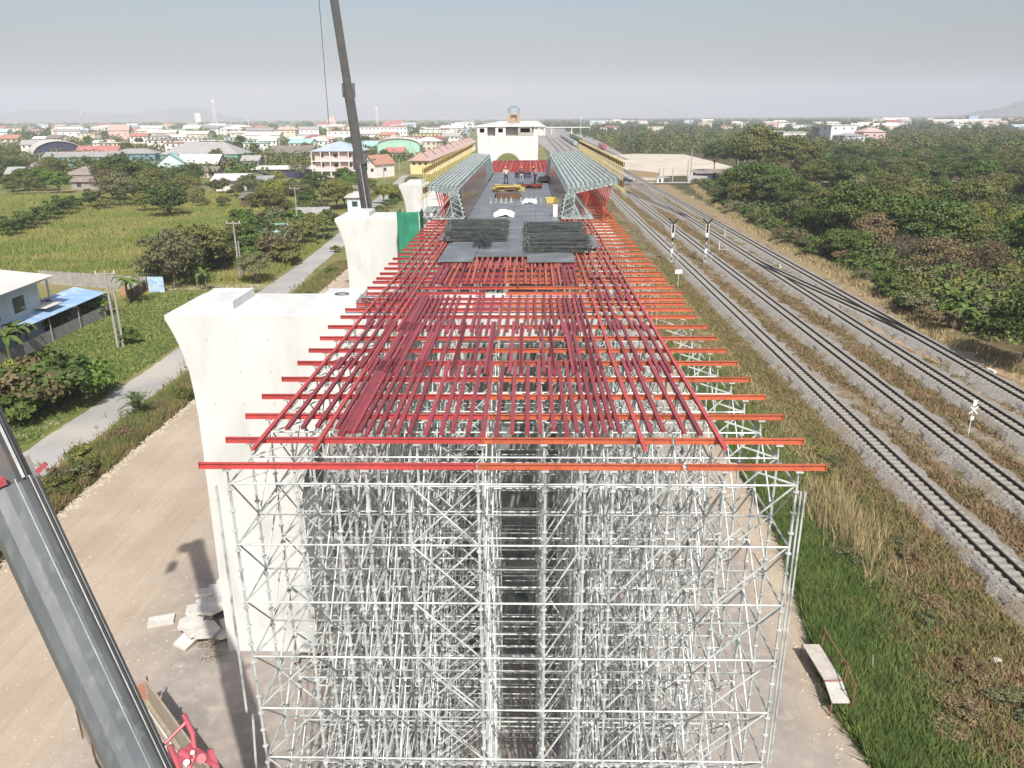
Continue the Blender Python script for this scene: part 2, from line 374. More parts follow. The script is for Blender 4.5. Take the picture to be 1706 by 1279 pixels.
def rails(x0f, ya, yb, parent, off=.5, z=.33, dy=None):
    for s in (-off, off):
        mb = MB(); ys = []; y = ya
        while y < yb: ys.append(y); y += (dy or (4 if y < 300 else 40))
        ys.append(yb); n = len(rail_prof); vs = []
        for y in ys: vs += [(x0f(y)+s+p[0], y, z+p[1]) for p in rail_prof]
        fs = []
        for i in range(len(ys)-1):
            fs += [(i*n+k, (i+1)*n+k, (i+1)*n+(k+1) % n, i*n+(k+1) % n) for k in range(n)]
        mb.add(vs, fs); mb.build('rail', M['rail'], parent)
names = ['nearest to the red scaffold', 'second from the red scaffold', 'third from the scaffold, joined by both crossovers', 'farthest right beside the dry grass strip']
for i, x in enumerate(TR):
    f = (lambda xx: (lambda y: xx))(x)
    bed(f, 14, 900, .004*i)
    t = thing('railway_track', 'straight dark railway track '+names[i], 'railway track', (0,0,0), group='parallel railway tracks')
    rails(f, 14, 900, t)
    ystart = [30, 47, 50, 56][i]
    for k in range(100): link('sleeper', sleeper_me, t, (x+random.uniform(-.02,.02), ystart+k*.65, .335 if i == 0 else .318))
    mb = MB()
    for k in list(range(-20, 0))+list(range(100, 420)): mb.box(x-.95, x+.95, ystart+k*.65-.12, ystart+k*.65+.12, .24, .37 if i == 0 else .352)
    mb.build('sleeper', M['sleeper'], t, kind='stuff')
def sm(a, b, y, x0, x1):
    t = min(1, max(0, (y-a)/(b-a))); t = t*t*(3-2*t)*.35+t*.65; return x0+(x1-x0)*t
for (a, b, xa, xb, lab) in [(80,126,41.6,37.1,'curved crossover joining the two right-hand tracks in the foreground'), (182,252,37.1,30.8,'long crossover between the second and third tracks near the level crossing')]:
    f = lambda y, a=a, b=b, xa=xa, xb=xb: sm(a, b, y, xa, xb)
    t = thing('track_crossover', lab, 'railway crossover')
    rails(f, a, b, t, z=.336, dy=2)
    mb = MB(); n = int((b-a)/.65)
    bed(f, a+2, b-2, -.006)
    for k in range(n):
        y = a+k*.65; mb.box(f(y)-1.15, f(y)+1.15, y-.12, y+.12, .25, .345)
    mb.build('sleeper', M['sleeper'], t, kind='stuff')
for x in (52, 47, 58, 63, 19.5):
    pass
# far station yard tracks
for i, x in enumerate((47.5, 20.5, 53)):
    t = thing('railway_track', ['far yard track right of the main tracks', 'far yard track left of the main tracks', 'outermost far yard track beside the wood'][i], 'railway track', group='parallel railway tracks')
    f = (lambda xx: (lambda y: xx))(x); rails(f, 430, 1400, t, dy=60)
strip('station_yard', [(430,17,56),(700,10,66),(1500,0,80)], .012, mat('yard_gravel', (.32,.30,.28), (.24,.22,.20), .95, scale=.05), .5, 4)
# ------------------------------------------------------------------ hills
def hill(name, pts, y, depth, col):
    mb = MB(); n = len(pts); R_ = 6; vs = []
    for j in range(R_+1):
        t = j/R_; prof = math.sin(PI*t)
        for (x, h) in pts:
            vs.append((x+random.uniform(-20,20), y+(t-.5)*depth, -.5+(h+random.uniform(-.04,.04)*h)*prof))
    fs = [(j*n+i, j*n+i+1, (j+1)*n+i+1, (j+1)*n+i) for j in range(R_) for i in range(n-1)]
    mb.add(vs, fs); struct(name, mb, col)
hm = mat('hill_forest', (.05,.065,.04), (.08,.08,.05), .95, scale=.004)
def prof(knots, n=60):
    out = []
    for i in range(n+1):
        x = knots[0][0]+(knots[-1][0]-knots[0][0])*i/n
        for a, b in zip(knots[:-1], knots[1:]):
            if a[0] <= x <= b[0]:
                t = (x-a[0])/(b[0]-a[0]); t = t*t*(3-2*t); out.append((x, max(1, (a[1]+(b[1]-a[1])*t)+random.uniform(-4,4)))); break
    return out
hill('hills', prof([(-2600,5),(-1900,90),(-1500,70),(-1050,300),(-800,215),(-380,180),(100,70),(500,120),(900,40),(1500,90),(2000,20)]), 8700, 900, hm)
hill('hills', prof([(3000,5),(3250,60),(3500,150),(3800,215),(4500,230),(5200,40)]), 5600, 900, hm)
hill('hills', prof([(-5200,5),(-4300,100),(-3600,60),(-3000,110),(-2500,10)]), 7200, 900, hm)
# ------------------------------------------------------------------ falsework beams
def ibeam(L, w=.14, h=.2, tf=.016, tw=.012):
    a = w/2; pr = [(-a,0),(a,0),(a,tf),(tw/2,tf),(tw/2,h-tf),(a,h-tf),(a,h),(-a,h),(-a,h-tf),(-tw/2,h-tf),(-tw/2,tf),(-a,tf)]
    return pr
def beam_x(x0, x1, m, name='cross_beam'):
    mb = MB().prism([(p[0], p[1]) for p in ibeam(0, .08, .13, .012, .01)], x0, x1, 'yz')
    for x in (x0+.008, x1-.008): mb.box(x-.007, x+.007, -.046, .046, -.004, .136)
    return mb.mesh(name, m)
ZB = 15.80                                  # underside of the cross beams
seg = [(-7.02, -1.08, 'red'), (-1.04, 3.30, 'orange'), (3.34, 6.26, 'orange')]
segm = [beam_x(a, b, M[c]) for a, b, c in seg]
seglab = ['red left length', 'orange middle length', 'orange right end length']
yb = [z*7.03 for z in (2.125,2.322,2.535,2.738,2.942,3.157,3.346,3.55,3.76,3.963)]
S1Y = list(yb)
yb += [28.99, 29.9, 30.75]
rows = [(y, 0, 0) for y in yb]+[(31.85, -.75, .15)]
y = 33.0
for dy in (1.2,.85,1.15,1.3,1.3,1.45): rows.append((y, 0, 0)); y += dy
while y < 103: rows.append((y, 0, 0)); y += 1.42
SCY = {}
for i, (y, dl, dr) in enumerate(rows):
    for k in range(3):
        if y > 56 and k == 1: pass
        j = random.uniform(-.07, .07)
        o = link('cross_beam', segm[k], loc=(j+(dl if k == 0 else dr), y, ZB))
        tag(o, '%s of the %s cross beam row counted from the front edge' % (seglab[k], ordn(i+1)), 'steel beam', 'cross beams under the deck')
farm = beam_x(-6.0, 3.4, M['red'])
for i in range(24):
    o = link('cross_beam', farm, loc=(0, 105+i*1.45, ZB-.25)); tag(o, 'red cross beam beyond the formwork, %s after the deck end' % ordn(i+1), 'steel beam', 'cross beams beyond the deck')
# long beams laid on the cross beams
ZL = ZB+.133
def lmesh(L, m, w=.10):
    mb = MB().prism(ibeam(0, w, .075), 0, L, 'xz')
    mb.box(-w/2+.01, w/2-.01, .004, .012, .01, .065)      # closed end plates
    return mb.mesh('long_beam', m)
LM = {c: lmesh(5.65, M[c]) for c in ('crimson', 'redrail', 'tanred')}
LM8 = {c: lmesh(7.4, M[c], .095) for c in ('crimson', 'redrail', 'tanred')}
def at_x(u, y, z=16.1):
    lo, hi = -20., 20.
    f = lambda X: (CX+FPX*((M3.transposed() @ Vector((X, y, z-H))).x)/-((M3.transposed() @ Vector((X, y, z-H))).z))
    for _ in range(40):
        mid = (lo+hi)/2
        if f(mid) < u: lo = mid
        else: hi = mid
    return mid
uu = [556,564.5,572.7,580,588,597,612.7,629.5,648,661.7,681,735.7,753,777.5,807,827.6,851.6,876.6,899,922,945,964,979,992,1007.6,1021,1033]
uu.insert(11, 708)
xs0 = [at_x(u, 16.5) for u in uu]
lapn = ['front', 'middle', 'rear']
for li, (ys, dx) in enumerate(((16.5, 0), (20.95, .17), (25.4, .02))):
    for i, x in enumerate(xs0):
        s = 1 if i > 14 else -1
        yy = ys+random.uniform(-.18, .12)+(.25 if i in (0, 20, 26) else 0)
        if li == 1: dxx = dx*(1 if i % 3 else -1)
        else: dxx = dx
        o = link('long_beam', LM['crimson'], loc=(x+dxx+random.uniform(-.03,.03), yy, ZL), rz=random.uniform(-.006,.006))
        tag(o, 'crimson long beam, %s from the left in the %s lap of the dense grid' % (ordn(i+1), lapn[li]), 'steel beam', 'long crimson beams of the near grid')
side = [(-6.05,15.55,'redrail','outermost left'),(-5.66,16.75,'crimson','second left'),(-5.32,16.8,'crimson','third left'),(-5.0,16.85,'crimson','fourth left'),(-4.72,15.55,'redrail','innermost left'),
        (2.55,15.6,'redrail','innermost right'),(2.85,16.6,'crimson','second right'),(3.15,16.65,'crimson','third right'),(3.62,16.55,'crimson','fourth right'),(3.97,16.45,'crimson','fifth right'),(4.32,15.65,'redrail','outermost right')]
for (x, y0, c, nm) in side:
    y = y0; k = 1; L = 7.4 if c != 'crimson' else 5.65
    while y < 54:
        cc = c if (y < 33 and c != 'redrail') else ('tanred' if y > 27 else c)
        if y > 33 and c == 'crimson' and abs(x) > 5.2: cc = 'tanred'
        me = (LM8 if L > 6 else LM)[cc]
        o = link('side_beam', me, loc=(x+(.13 if (k % 2 == 0 and c == 'crimson') else 0)+random.uniform(-.02,.02), y, ZL), rz=random.uniform(-.005,.005))
        tag(o, '%s runner beam beside the grid, %s length from the front' % (nm, ordn(k)), 'steel beam', 'runner beams along both edges')
        y += L-(1.1 if c == 'crimson' else .02); k += 1
# second grid between pier and deck
xs2 = [-4.25,-4.12,-3.98,-3.83,-3.66,-3.4,-3.05,-2.75,-2.5,-2.2,-1.9,-1.62,-1.3,-1.02,-.7,-.42,-.1,.2,.5,.8,1.1,1.25,1.42,1.6,1.76,1.95,2.15]
for i, x in enumerate(xs2):
    for li, ys in enumerate((33.1, 37.2)):
        o = link('long_beam', LM['crimson' if (i < 4 or i > 22 or (li == 0 and i % 3 == 0)) else 'tanred'], loc=(x+li*.12+random.uniform(-.03,.03), ys+random.uniform(-.2,.5), ZL), rz=random.uniform(-.012,.012))
        tag(o, 'dusty long beam, %s from the left in the %s of the second grid' % (ordn(i+1), ['front half', 'back half by the deck'][li]), 'steel beam', 'long beams between pier and deck')
for i in range(14):
    x = -4.6+i*.53
    for li in range(3):
        o = link('long_beam', LM8['redrail' if i % 4 else 'tanred'], loc=(x+li*.08, 104+li*9.5, ZL-.25)); o.scale = (1, 1.2, 1)
        tag(o, 'red long beam beyond the deck, %s from the left, %s length' % (ordn(i+1), ordn(li+1)), 'steel beam', 'long beams beyond the deck')
# ------------------------------------------------------------------ piers
M['shade_casing'] = mat('shade_casing_tone', (.20,.215,.205), (.26,.265,.25), .7, scale=.8, c3=(.07,.10,.09), s3=1.5)  # darkness of the shaded bay put into the casing colour
def pier(y0, top, label, name='concrete_pier', far=False, xo=0):
    t = thing(name, label, 'bridge pier', (xo, y0, 0), group='white concrete piers of the viaduct')
    D = 3.7
    # portal outline: left column, arch, right column, flared heads
    out = [(-13.62,-.3),(-13.45,top-7.2),(-13.41,top-5.6),(-13.40,top-4.3),(-13.43,top-3.3),(-13.50,top-2.4),(-13.62,top-1.75),(-13.76,top-1.25),(-13.93,top-.75),(-14.1,top-.38),(-14.2,top-.15),(-14.1,top)]
    out += [(2.62,top),(2.75,top-.12),(2.75,top-.55),(2.45,top-1.7),(2.22,top-3.2),(2.1,top-4.6),(2.1,-.3),(-1.9,-.3),(-1.9,top-8.0)]
    if far: out = [(-13.6,-.3),(-13.6,top-.12),(-13.5,top),(2.2,top),(2.3,top-.12),(2.1,-.3),(-1.9,-.3),(-1.9,top-8.0)]
    cxa, rx, rz_ = -5.7, 3.8, 4.3
    for k in range(1, 12): a = PI*k/12; out.append((cxa+rx*math.cos(a), top-8.3+rz_*math.sin(a)))
    out += [(-9.5,top-8.0),(-9.5,-.3)]
    # triangulate via bmesh face from polygon (concave ok through fill)
    import bmesh
    bm = bmesh.new(); fr = [bm.verts.new((x, 0, z)) for x, z in out]; f = bm.faces.new(fr)
    r = bmesh.ops.extrude_face_region(bm, geom=[f]); vs = [e for e in r['geom'] if isinstance(e, bmesh.types.BMVert)]
    bmesh.ops.translate(bm, verts=vs, vec=(0, D, 0)); bmesh.ops.recalc_face_normals(bm, faces=bm.faces)
    eds = [e for e in bm.edges if len(e.link_faces) == 2 and e.calc_face_angle(0) > .8]
    bmesh.ops.bevel(bm, geom=eds, offset=.07, segments=2, affect='EDGES', clamp_overlap=True)
    bmesh.ops.triangulate(bm, faces=[q for q in bm.faces if len(q.verts) > 4])
    me = bpy.data.meshes.new('portal'); bm.to_mesh(me); bm.free(); me.materials.append(M['conc']); link('portal', me, t)
    def blk(nm, x0, x1, ya, yb_, h):
        mb = MB(); b = .06
        mb.box(x0, x1, ya, yb_, top+.002, top+h); mb.build(nm, M['conc'], t)
    if not far:
        blk('bearing_plinth', -13.3, -11.65, .7, 3.2, .34); blk('bearing_plinth', -8.4, -6.8, .8, 3.2, .32)
        blk('bearing_plinth', -3.6, -2.2, .8, 2.9, .10)
    # shallow formwork joint lines on the front
    mb = MB()
    for z in (top-4.2, top-1.45, top-8.0): mb.box(-13.45, -8.6, -.003, .02, z, z+.012)
    mb.build('formwork_joint', mat('joint_line_concrete', (.5,.5,.48), rough=.9), t)
    mb = MB()
    for z in np.arange(1.2, top-1, 1.35):
        for x in (-12.6, -11.4, -10.2): mb.tube((x, -.004, z), (x, .01, z), .03, n=6)
    mb.build('tie_hole', M['conc2'], t)
    if not far:
        MB().box(-2.5,2.6,-.12,D+.12,-.2,top-1.2).build('added_dark_casing', M['shade_casing'], t)  # dark casing added round the right column to deepen the shade there
    return t
PT = 15.72
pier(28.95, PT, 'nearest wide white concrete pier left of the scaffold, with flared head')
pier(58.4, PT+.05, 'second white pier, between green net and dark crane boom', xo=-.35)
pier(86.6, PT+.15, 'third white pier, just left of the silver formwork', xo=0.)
far_t = pier(197, 18.3, 'far broad white pier with small arch carrying box girders', far=True, xo=.3)
for yy_ in (116, 145, 170):
    pass
# rebar coil on pier 1
mb = MB()
for k in range(46):
    a = random.uniform(0, 2*PI); r = random.uniform(.1,.32); p = Vector((-6.35+math.cos(a)*r, 30.2+math.sin(a)*r*1.5, PT+random.uniform(.03,.4)))
    q = p+Vector((random.uniform(-.3,.3), random.uniform(-.4,.4), random.uniform(-.15,.2))); mb.tube(p, q, .012, n=4)
tag(mb.build('wire_bundle', M['bar']), 'tangled dark wire heap on the pier top beside the raised block', 'wire heap')
mb = MB(); ring = [(-7.6+.28*math.cos(a), 30.9+.18*math.sin(a), PT+.36) for a in np.linspace(0, 2*PI, 15)]
mb.path(ring, .025, 5); tag(mb.build('cable_ring', M['bar']), 'dark cable ring lying on the raised block of the nearest pier', 'cable')
# box girders on far pier
bt = thing('box_girder', 'four white box girders with dark openings resting on the far pier', 'box girder', (0, 198, 18.35), group=None)
def girder(x0, x1, slot, m, L=200):
    zc = 2.5
    mb = MB(); cx = (x0+x1)/2; a = slot/2
    mb.box(x0, x1, 0, L, zc-.35, zc); mb.box(x0, x1, 0, L, 0, .9)
    mb.box(x0, cx-a, 0, L, .903, zc-.353); mb.box(cx+a, x1, 0, L, .903, zc-.353)
    mb.build('girder', m, bt)
    MB().box(cx-a+.01, cx+a-.01, 2.5, 2.6, .91, zc-.36).build('dark_backing', M['black'], bt)  # black panel set back in the slot stands in for its shaded depth
girder(-13.0,-10.2,1.3,M['conc']); girder(-8.0,-5.2,1.3,M['conc']); girder(-1.9,2.0,2.6,M['conc2']); girder(5.6-2,5.6-.05,1.0,M['conc'])
MB().box(3.0-.7, 5.55, .3, 60, .0, 2.48).build('girder', M['conc'], bt)
for x0, x1 in ((-10.15,-8.05),(-5.15,-1.95)): MB().box(x0, x1, 1.5, 60, .0, 2.2).build('diaphragm', M['greywall'], bt)
MB().box(-14.6, 5.6, -.2, 200, 2.52, 2.75).build('top_slab', M['conc'], bt)
bt.location.x = -.8; bt.scale = (.90,1,.80); far_t.scale = (.93,1,1)
gt = thing('launching_gantry', 'tall tan and blue gantry machine standing on the far girders', 'gantry', (-4.4, 250, 20.8))
mb = MB()
for x in (-1.5, 1.5):
    for y in (0, 4): mb.bar((x, y, 0), (x*.85, y, 2.6), .8, .7)
mb.box(-1.2,1.2,.4,.6,.1,2.4); mb.bar((-1.6,0,2.6),(1.6,0,2.6),.6,.5); mb.bar((-1.6,4,2.6),(1.6,4,2.6),.6,.5); mb.bar((-1.6,0,.4),(1.6,0,.4),.4,.4)
mb.build('frame', mat('tan_machine_paint', (.33,.25,.17), rough=.6), gt)
mb = MB()
for x in (-1.45, 1.45):
    mb.box(x-.35, x+.35, -.3, 4.3, 2.9, 4.3)
mb.box(-1, 1, .5, 3.5, 4.5, 5.0); mb.bar((-1.3,0,4.3),(-.8,0,5),.15,.15); mb.bar((1.3,0,4.3),(.8,0,5),.15,.15)
mb.build('winch_unit', mat('blue_grey_machine', (.16,.24,.3), rough=.5), gt)
# ------------------------------------------------------------------ scaffold
PX = [-6.45,-5.0,-4.12,-3.47,-2.57,-1.07,.37,1.22,1.82,3.02,4.18,5.72]
LV = [15.44-1.5*k for k in range(11)]
_tm = {}
def tubemesh(name, L, r, collars=False, n=6):
    key = (name, round(L, 3), r, n)
    if key in _tm: return _tm[key]
    mb = MB().tube((0,0,0), (0,0,L), r, n=n)
    if collars:
        z = .24
        while z < L-.1:
            mb.tube((0,0,z-.012), (0,0,z+.012), r*2.1, n=8); z += .5
        mb.tube((0,0,.0),(0,0,.012),.09,n=4)
    me = mb.mesh(name, M['galv'], smooth=False); _tm[key] = me; return me
def scaffold(label, ys, LVs, detail=1, xo=0, skip_left_behind=None, n1=6, seed=1, jitter=0):
    R_ = random.Random(seed)
    t = thing('shoring_scaffold', label, 'scaffold', (0, ys[0], 0), group='galvanised shoring towers')
    nb = {'standard': 0, 'ledger': 0, 'brace': 0, 'jack': 0}; bulk = {k: MB() for k in nb}
    def place(kind, p, q, r):
        p, q = Vector(p), Vector(q)
        if nb[kind] < 100 and detail:
            L = (q-p).length; me = tubemesh(kind, L, r, kind == 'standard', n1)
            o = link(kind, me, t, loc=p-Vector((0, ys[0], 0))); o.rotation_mode = 'QUATERNION'; o.rotation_quaternion = (q-p).to_track_quat('Z', 'Y')
            o.rotation_mode = 'XYZ'
        else:
            off = Vector((0, ys[0], 0)); bulk[kind].tube(p-off, q-off, r, n=5 if detail else 4, cap=False)
            if kind == 'standard' and detail:
                z = .24
                while z < p.z+(q.z-p.z): bulk[kind].tube(Vector((p.x, p.y-off.y, z-.012)), Vector((p.x, p.y-off.y, z+.012)), r*2.1, n=6); z += .5
        nb[kind] += 1
    top = LVs[0]
    RS, RL, RB = (.032, .023, .022)
    for j, y in enumerate(ys):
        jx = [x+R_.uniform(-.03, .03)*(1 if j else 0) for x in PX]
        for i, x in enumerate(jx):
            place('standard', (x, y, .05), (x, y, top+.1), RS)
            place('jack', (x, y, top+.1), (x, y, ZB-.01), .02)
            off = ys[0]; bulk['jack'].box(x-.08, x+.08, y-.09-off, y+.09-off, ZB-.035, ZB-.012)
        for li, z in enumerate(LVs):
            zz = z
            for i in range(11):
                place('ledger', (jx[i], y, zz), (jx[i+1], y, zz), RL)
        bays = (0, 4, 6, 8, 10) if j % 2 == 0 else (0, 2, 4, 7, 9, 10)
        for i in bays:
            for li in range(len(LVs)-1):
                a, b = LVs[li], LVs[li+1]
                if i == 4 and j % 2 == 0: place('brace', (jx[i], y, a), (jx[i+1], y, b), RB)
                if (j+li) % 7 == 5: place('brace', (jx[i], y, a), (jx[i+1], y, b), RB)
                else: place('brace', (jx[i+1], y+.03, a), (jx[i], y+.03, b), RB)
    for j in range(len(ys)-1):
        for i, x in enumerate(PX):
            for li, z in enumerate(LVs):
                place('ledger', (x, ys[j], z-.02), (x, ys[j+1], z-.02), RL)
                if li < len(LVs)-1 and ((i+j) % 2 == 0 or True):
                    place('brace', (x+.04, ys[j], z), (x+.04, ys[j+1], LVs[li+1]), RB) if (j % 2 == 0) else place('brace', (x+.04, ys[j+1], z), (x+.04, ys[j], LVs[li+1]), RB)
    for j, y in enumerate(ys):     # cantilever struts under the beam ends
        for sx, x in ((-1, PX[0]), (1, PX[-1])): place('brace', (x, y, top), (x+sx*.02+(-sx)*.9, y, ZB-.05), .022)
    for k, b in bulk.items():
        if b.v: b.build(k, M['galv'], t, kind='stuff')
    return t
scaffold('front galvanised shoring scaffold under the near red beams, facing the camera', S1Y, LV, 1, seed=3)
ys2 = [33.6+1.46*k for k in range(17)]
scaffold('shoring scaffold under the beams between the first and second piers', ys2, LV, 1, seed=4)
ys3 = [63.2+2.0*k for k in range(12)]
scaffold('shoring scaffold under the silver formwork between second and third piers', ys3, [15.44-1.5*k for k in range(0,11)], 0, seed=5)
ys4 = [92+2.6*k for k in range(18)]
scaffold('farthest shoring scaffold beyond the third pier', ys4, [15.2-2*k for k in range(0,8)], 0, seed=6)
# planks bundled by the outer right standard
mb = MB()
for k in range(2): mb.tube((5.84+.06*k, 14.88, 6.0+2*k), (5.82+.09*k, 14.93, 15.3), .024, n=6)
tag(mb.build('loose_pipe', M['galv']), 'loose upright pipes tied beside the right corner post of the scaffold', 'pipe')
mb = MB(); mb.tube((-6.75, 14.85, 9.4), (-6.72, 14.9, 15.4), .03, n=6).tube((-6.9, 14.8, 4.4),(-6.62,14.85,9.3),.03,n=6).tube((-7.0,14.8,1.2),(-7.0,14.8,4.8),.03,n=6)
tag(mb.build('loose_pipe', M['galv']), 'loose thin pipes hanging beside the left corner post of the scaffold', 'pipe')
# ------------------------------------------------------------------ deck
DZ = ZL+.08
def sheet(name, x0, x1, y0, y1, z, m, label, rz=0, th=.03, cat='plywood sheet'):
    mb = MB().box(-(x1-x0)/2, (x1-x0)/2, -(y1-y0)/2, (y1-y0)/2, 0, th)
    o = mb.build(name, m, loc=((x0+x1)/2, (y0+y1)/2, z), rz=rz); return tag(o, label, cat, 'loose plywood sheets')
mb = MB(); y = 39.9; k = 0
while y < 102:
    x = -4.35
    for wdt in (1.64, 1.64, 1.64, 1.64):
        mb.box(x, x+wdt-.012, y, y+2.41, DZ+.01, DZ+.04+random.uniform(0,.006)); x += wdt
    y += 2.42
dk = mb.build('plywood_deck', M['deck']); tag(dk, 'long grey plywood deck running between the silver wings', 'deck')
sheet('plywood_sheet', -4.5, -2.75, 38.2, 44.2, DZ+.045, M['deck'], 'grey sheet laid at the front left corner of the deck')
sheet('plywood_sheet', -.05, 2.35, 38.0, 40.6, DZ+.052, M['deck'], 'grey sheet sticking out under the right rebar bundles')
sheet('plywood_sheet', 2.7, 3.95, 42.6, 47.2, DZ+.045, M['deck'], 'small grey sheet right of the lower rebar bundle')
sheet('plywood_sheet', -5.2, -4.3, 45.5, 52, DZ+.045, M['deck'], 'narrow grey sheet under the left rebar bundle edge')
def bars(name, x0, x1, y0, y1, h, n, label, cross=False, seed=0, z0=None):
    R_ = random.Random(seed); mb = MB(); z0 = (DZ+.1) if z0 is None else z0
    for k in range(n):
        t = R_.random(); lay = R_.random(); y = y0+(y1-y0)*t; z = z0+h*lay*(1-abs(2*t-1)**3)
        xa = x0+R_.uniform(-.12,.25); xb = x1+R_.uniform(-.3,.15); dy = R_.uniform(-.25,.25); sag = R_.uniform(-.02,.05)
        pts = [(xa, y, z), (xa+(xb-xa)*.35, y+dy*.4, z+sag), (xa+(xb-xa)*.7, y+dy*.8, z+sag*.5), (xb, y+dy, z)]
        if cross: pts = [(p[1]-y0+x0, p[0]-x0+y0, p[2]) for p in pts]
        mb.path(pts, .014, 4)
        if R_.random() < .5: mb.tube(pts[0], (pts[0][0]-.02, pts[0][1]+R_.uniform(-.25,.25), pts[0][2]+R_.uniform(.0,.25)), .014, n=4)
        if R_.random() < .4: mb.tube(pts[3], (pts[3][0]+.04, pts[3][1]+R_.uniform(-.3,.3), pts[3][2]+R_.uniform(.0,.15)), .014, n=4)
    return tag(mb.build(name, M['bar']), label, 'rebar bundle', 'rebar bundles on the deck')
bars('rebar_bundle', -5.05, -1.35, 48.0, 52.6, .45, 230, 'long dark rebar bundle, rear one on the left of the deck', seed=1)
bars('rebar_bundle', -4.8, -1.3, 44.7, 47.7, .55, 210, 'dark rebar bundle, front one on the left of the deck', seed=2)
bars('rebar_bundle', -.2, 3.35, 45.6, 51.2, .5, 280, 'dark rebar bundle, rear one on the right of the deck', seed=3)
bars('rebar_bundle', -.15, 3.3, 40.9, 45.0, .6, 260, 'dark rebar bundle, front one on the right of the deck', seed=4)
mb = MB(); R_ = random.Random(8)
for k in range(170):
    x = R_.uniform(-3.05,-2.05); y = R_.uniform(41.6,46.0); z = DZ+.1+R_.uniform(0,.55)*(1-.3*abs(x+2.55))
    mb.path([(x, y, z), (x+R_.uniform(-.1,.1), y+R_.uniform(.5,.9), z+R_.uniform(-.05,.1)), (x+R_.uniform(-.25,.25), y+1., z+R_.uniform(.0,.2))], .013, 4)
tag(mb.build('rebar_bundle', M['bar']), 'small tangled rebar heap in front of the left bundle', 'rebar bundle', 'rebar bundles on the deck')
# loads on the deck
def crumple(name, cx, cy, w, d, h, m, label, cat, seed=0, z=None):
    R_ = random.Random(seed); n = 9; vs = []; z = DZ+.05 if z is None else z
    for j in range(n):
        for i in range(n):
            a, b = i/(n-1)*2-1, j/(n-1)*2-1; e = max(0, 1-(a*a+b*b)*.55)
            vs.append((cx+a*w/2*(1+R_.uniform(-.12,.12)), cy+b*d/2*(1+R_.uniform(-.12,.12)), z+h*e*R_.uniform(.4,1)))
    fs = [(j*n+i, j*n+i+1, (j+1)*n+i+1, (j+1)*n+i) for j in range(n-1) for i in range(n-1)]
    mb = MB(); mb.add(vs, fs)
    bo = len(mb.v); mb.add([(v[0], v[1], z) for v in vs], [tuple(reversed(f)) for f in fs])
    return tag(mb.build(name, m), label, cat)
crumple('plastic_sheet', -1.75, 57.2, 1.5, 2.6, .5, M['sheet'], 'crumpled white plastic sheet at the front left of the deck', 'plastic sheet', 1)
crumple('plastic_sheet', .1, 66, 1.2, 2.2, .4, M['sheet'], 'small white bag heap near the deck middle', 'plastic sheet', 2)
crumple('plastic_sheet', -1.3, 78, 1.2, 3, .6, M['pale_cloth'], 'pale cloth heap beside the yellow timber pile', 'cloth', 3)
crumple('tarpaulin', 1.9, 88, 1.7, 4.5, .7, M['black'], 'black tarpaulin by the foot of the right form wall', 'tarpaulin', 4)
mb = MB().box(-.16,.16,-.3,.3,0,.75).box(-.18,.18,-.32,.32,.75,.8); tag(mb.build('white_bin', M['sheet'], loc=(1.95, 56.6, DZ+.05)), 'white upright box at the right edge of the deck', 'box')
t = thing('timber_pile', 'pile of yellow and dark formwork beams on the deck', 'timber pile', (-1.9, 76.5, DZ+.05))
for i in range(12):
    mb = MB().bar((random.uniform(-1.6,-1.2), random.uniform(-1.2,1.4), .08+.13*(i % 4)), (random.uniform(1.0,1.6), random.uniform(-1.2,1.4), .08+.13*(i % 4)), .16, .12)
    mb.build('beam', M['yellow'] if i % 3 else M['brown'], t)
t = thing('timber_pile', 'second pile of dark red beams right of the yellow timber pile', 'timber pile', (.35, 79.5, DZ+.05))
for i in range(8):
    MB().bar((-1.0+random.uniform(-.2,.2), random.uniform(-1.2,1.4), .08+.13*(i % 3)), (1.0, random.uniform(-1.2,1.4), .08+.13*(i % 3)), .16, .12).build('beam', M['brown'] if i % 2 else M['crimson'], t)
mb = MB().box(-1.15,1.15,-.9,.9,.0,.28).box(-1.0,1.0,-.8,.8,.28,.36); tag(mb.build('dark_crate', M['brown'], loc=(-1.75, 70.2, DZ+.05), rz=.12), 'flat dark timber crate in front of the yellow pile', 'crate')
mb = MB()
for k in range(4): mb.box(-1.0+k*.5,-.52+k*.5,-.05,.05,0,.65)
mb.bar((-1.0,-.1,.6),(1.0,-.1,.6),.1,.08); tag(mb.build('dark_screen', M['navy'], loc=(-.55, 93, DZ+.05)), 'dark low panel standing behind the three workers', 'panel')
for i in range(5):
    mb = MB().tube((0,0,0),(0,0,.38),.05,n=6).box(-.15,.15,-.15,.15,0,.02); tag(mb.build('anchor_post', M['galv'], loc=(-3.1+i*.42, 66+random.uniform(-.4,.4), DZ+.05)), 'short silver anchor post, %s from the left in the left deck row' % ordn(i+1), 'post', 'silver anchor posts on the deck')
for i in range(6):
    mb = MB().tube((0,0,0),(0,0,.38),.05,n=6).box(-.15,.15,-.15,.15,0,.02); tag(mb.build('anchor_post', M['galv'], loc=(-.6+i*.42, 66.5+random.uniform(-.4,.4), DZ+.05)), 'short silver anchor post, %s from the left in the right deck row' % ordn(i+1), 'post', 'silver anchor posts on the deck')
mb = MB().box(-.35,.35,-.5,.5,0,.35).bar((-.4,0,.4),(.4,0,.4),.08,.08); tag(mb.build('yellow_toolbox', M['yellow'], loc=(1.85, 66, DZ+.05)), 'small yellow box at the foot of the right form wall', 'toolbox')
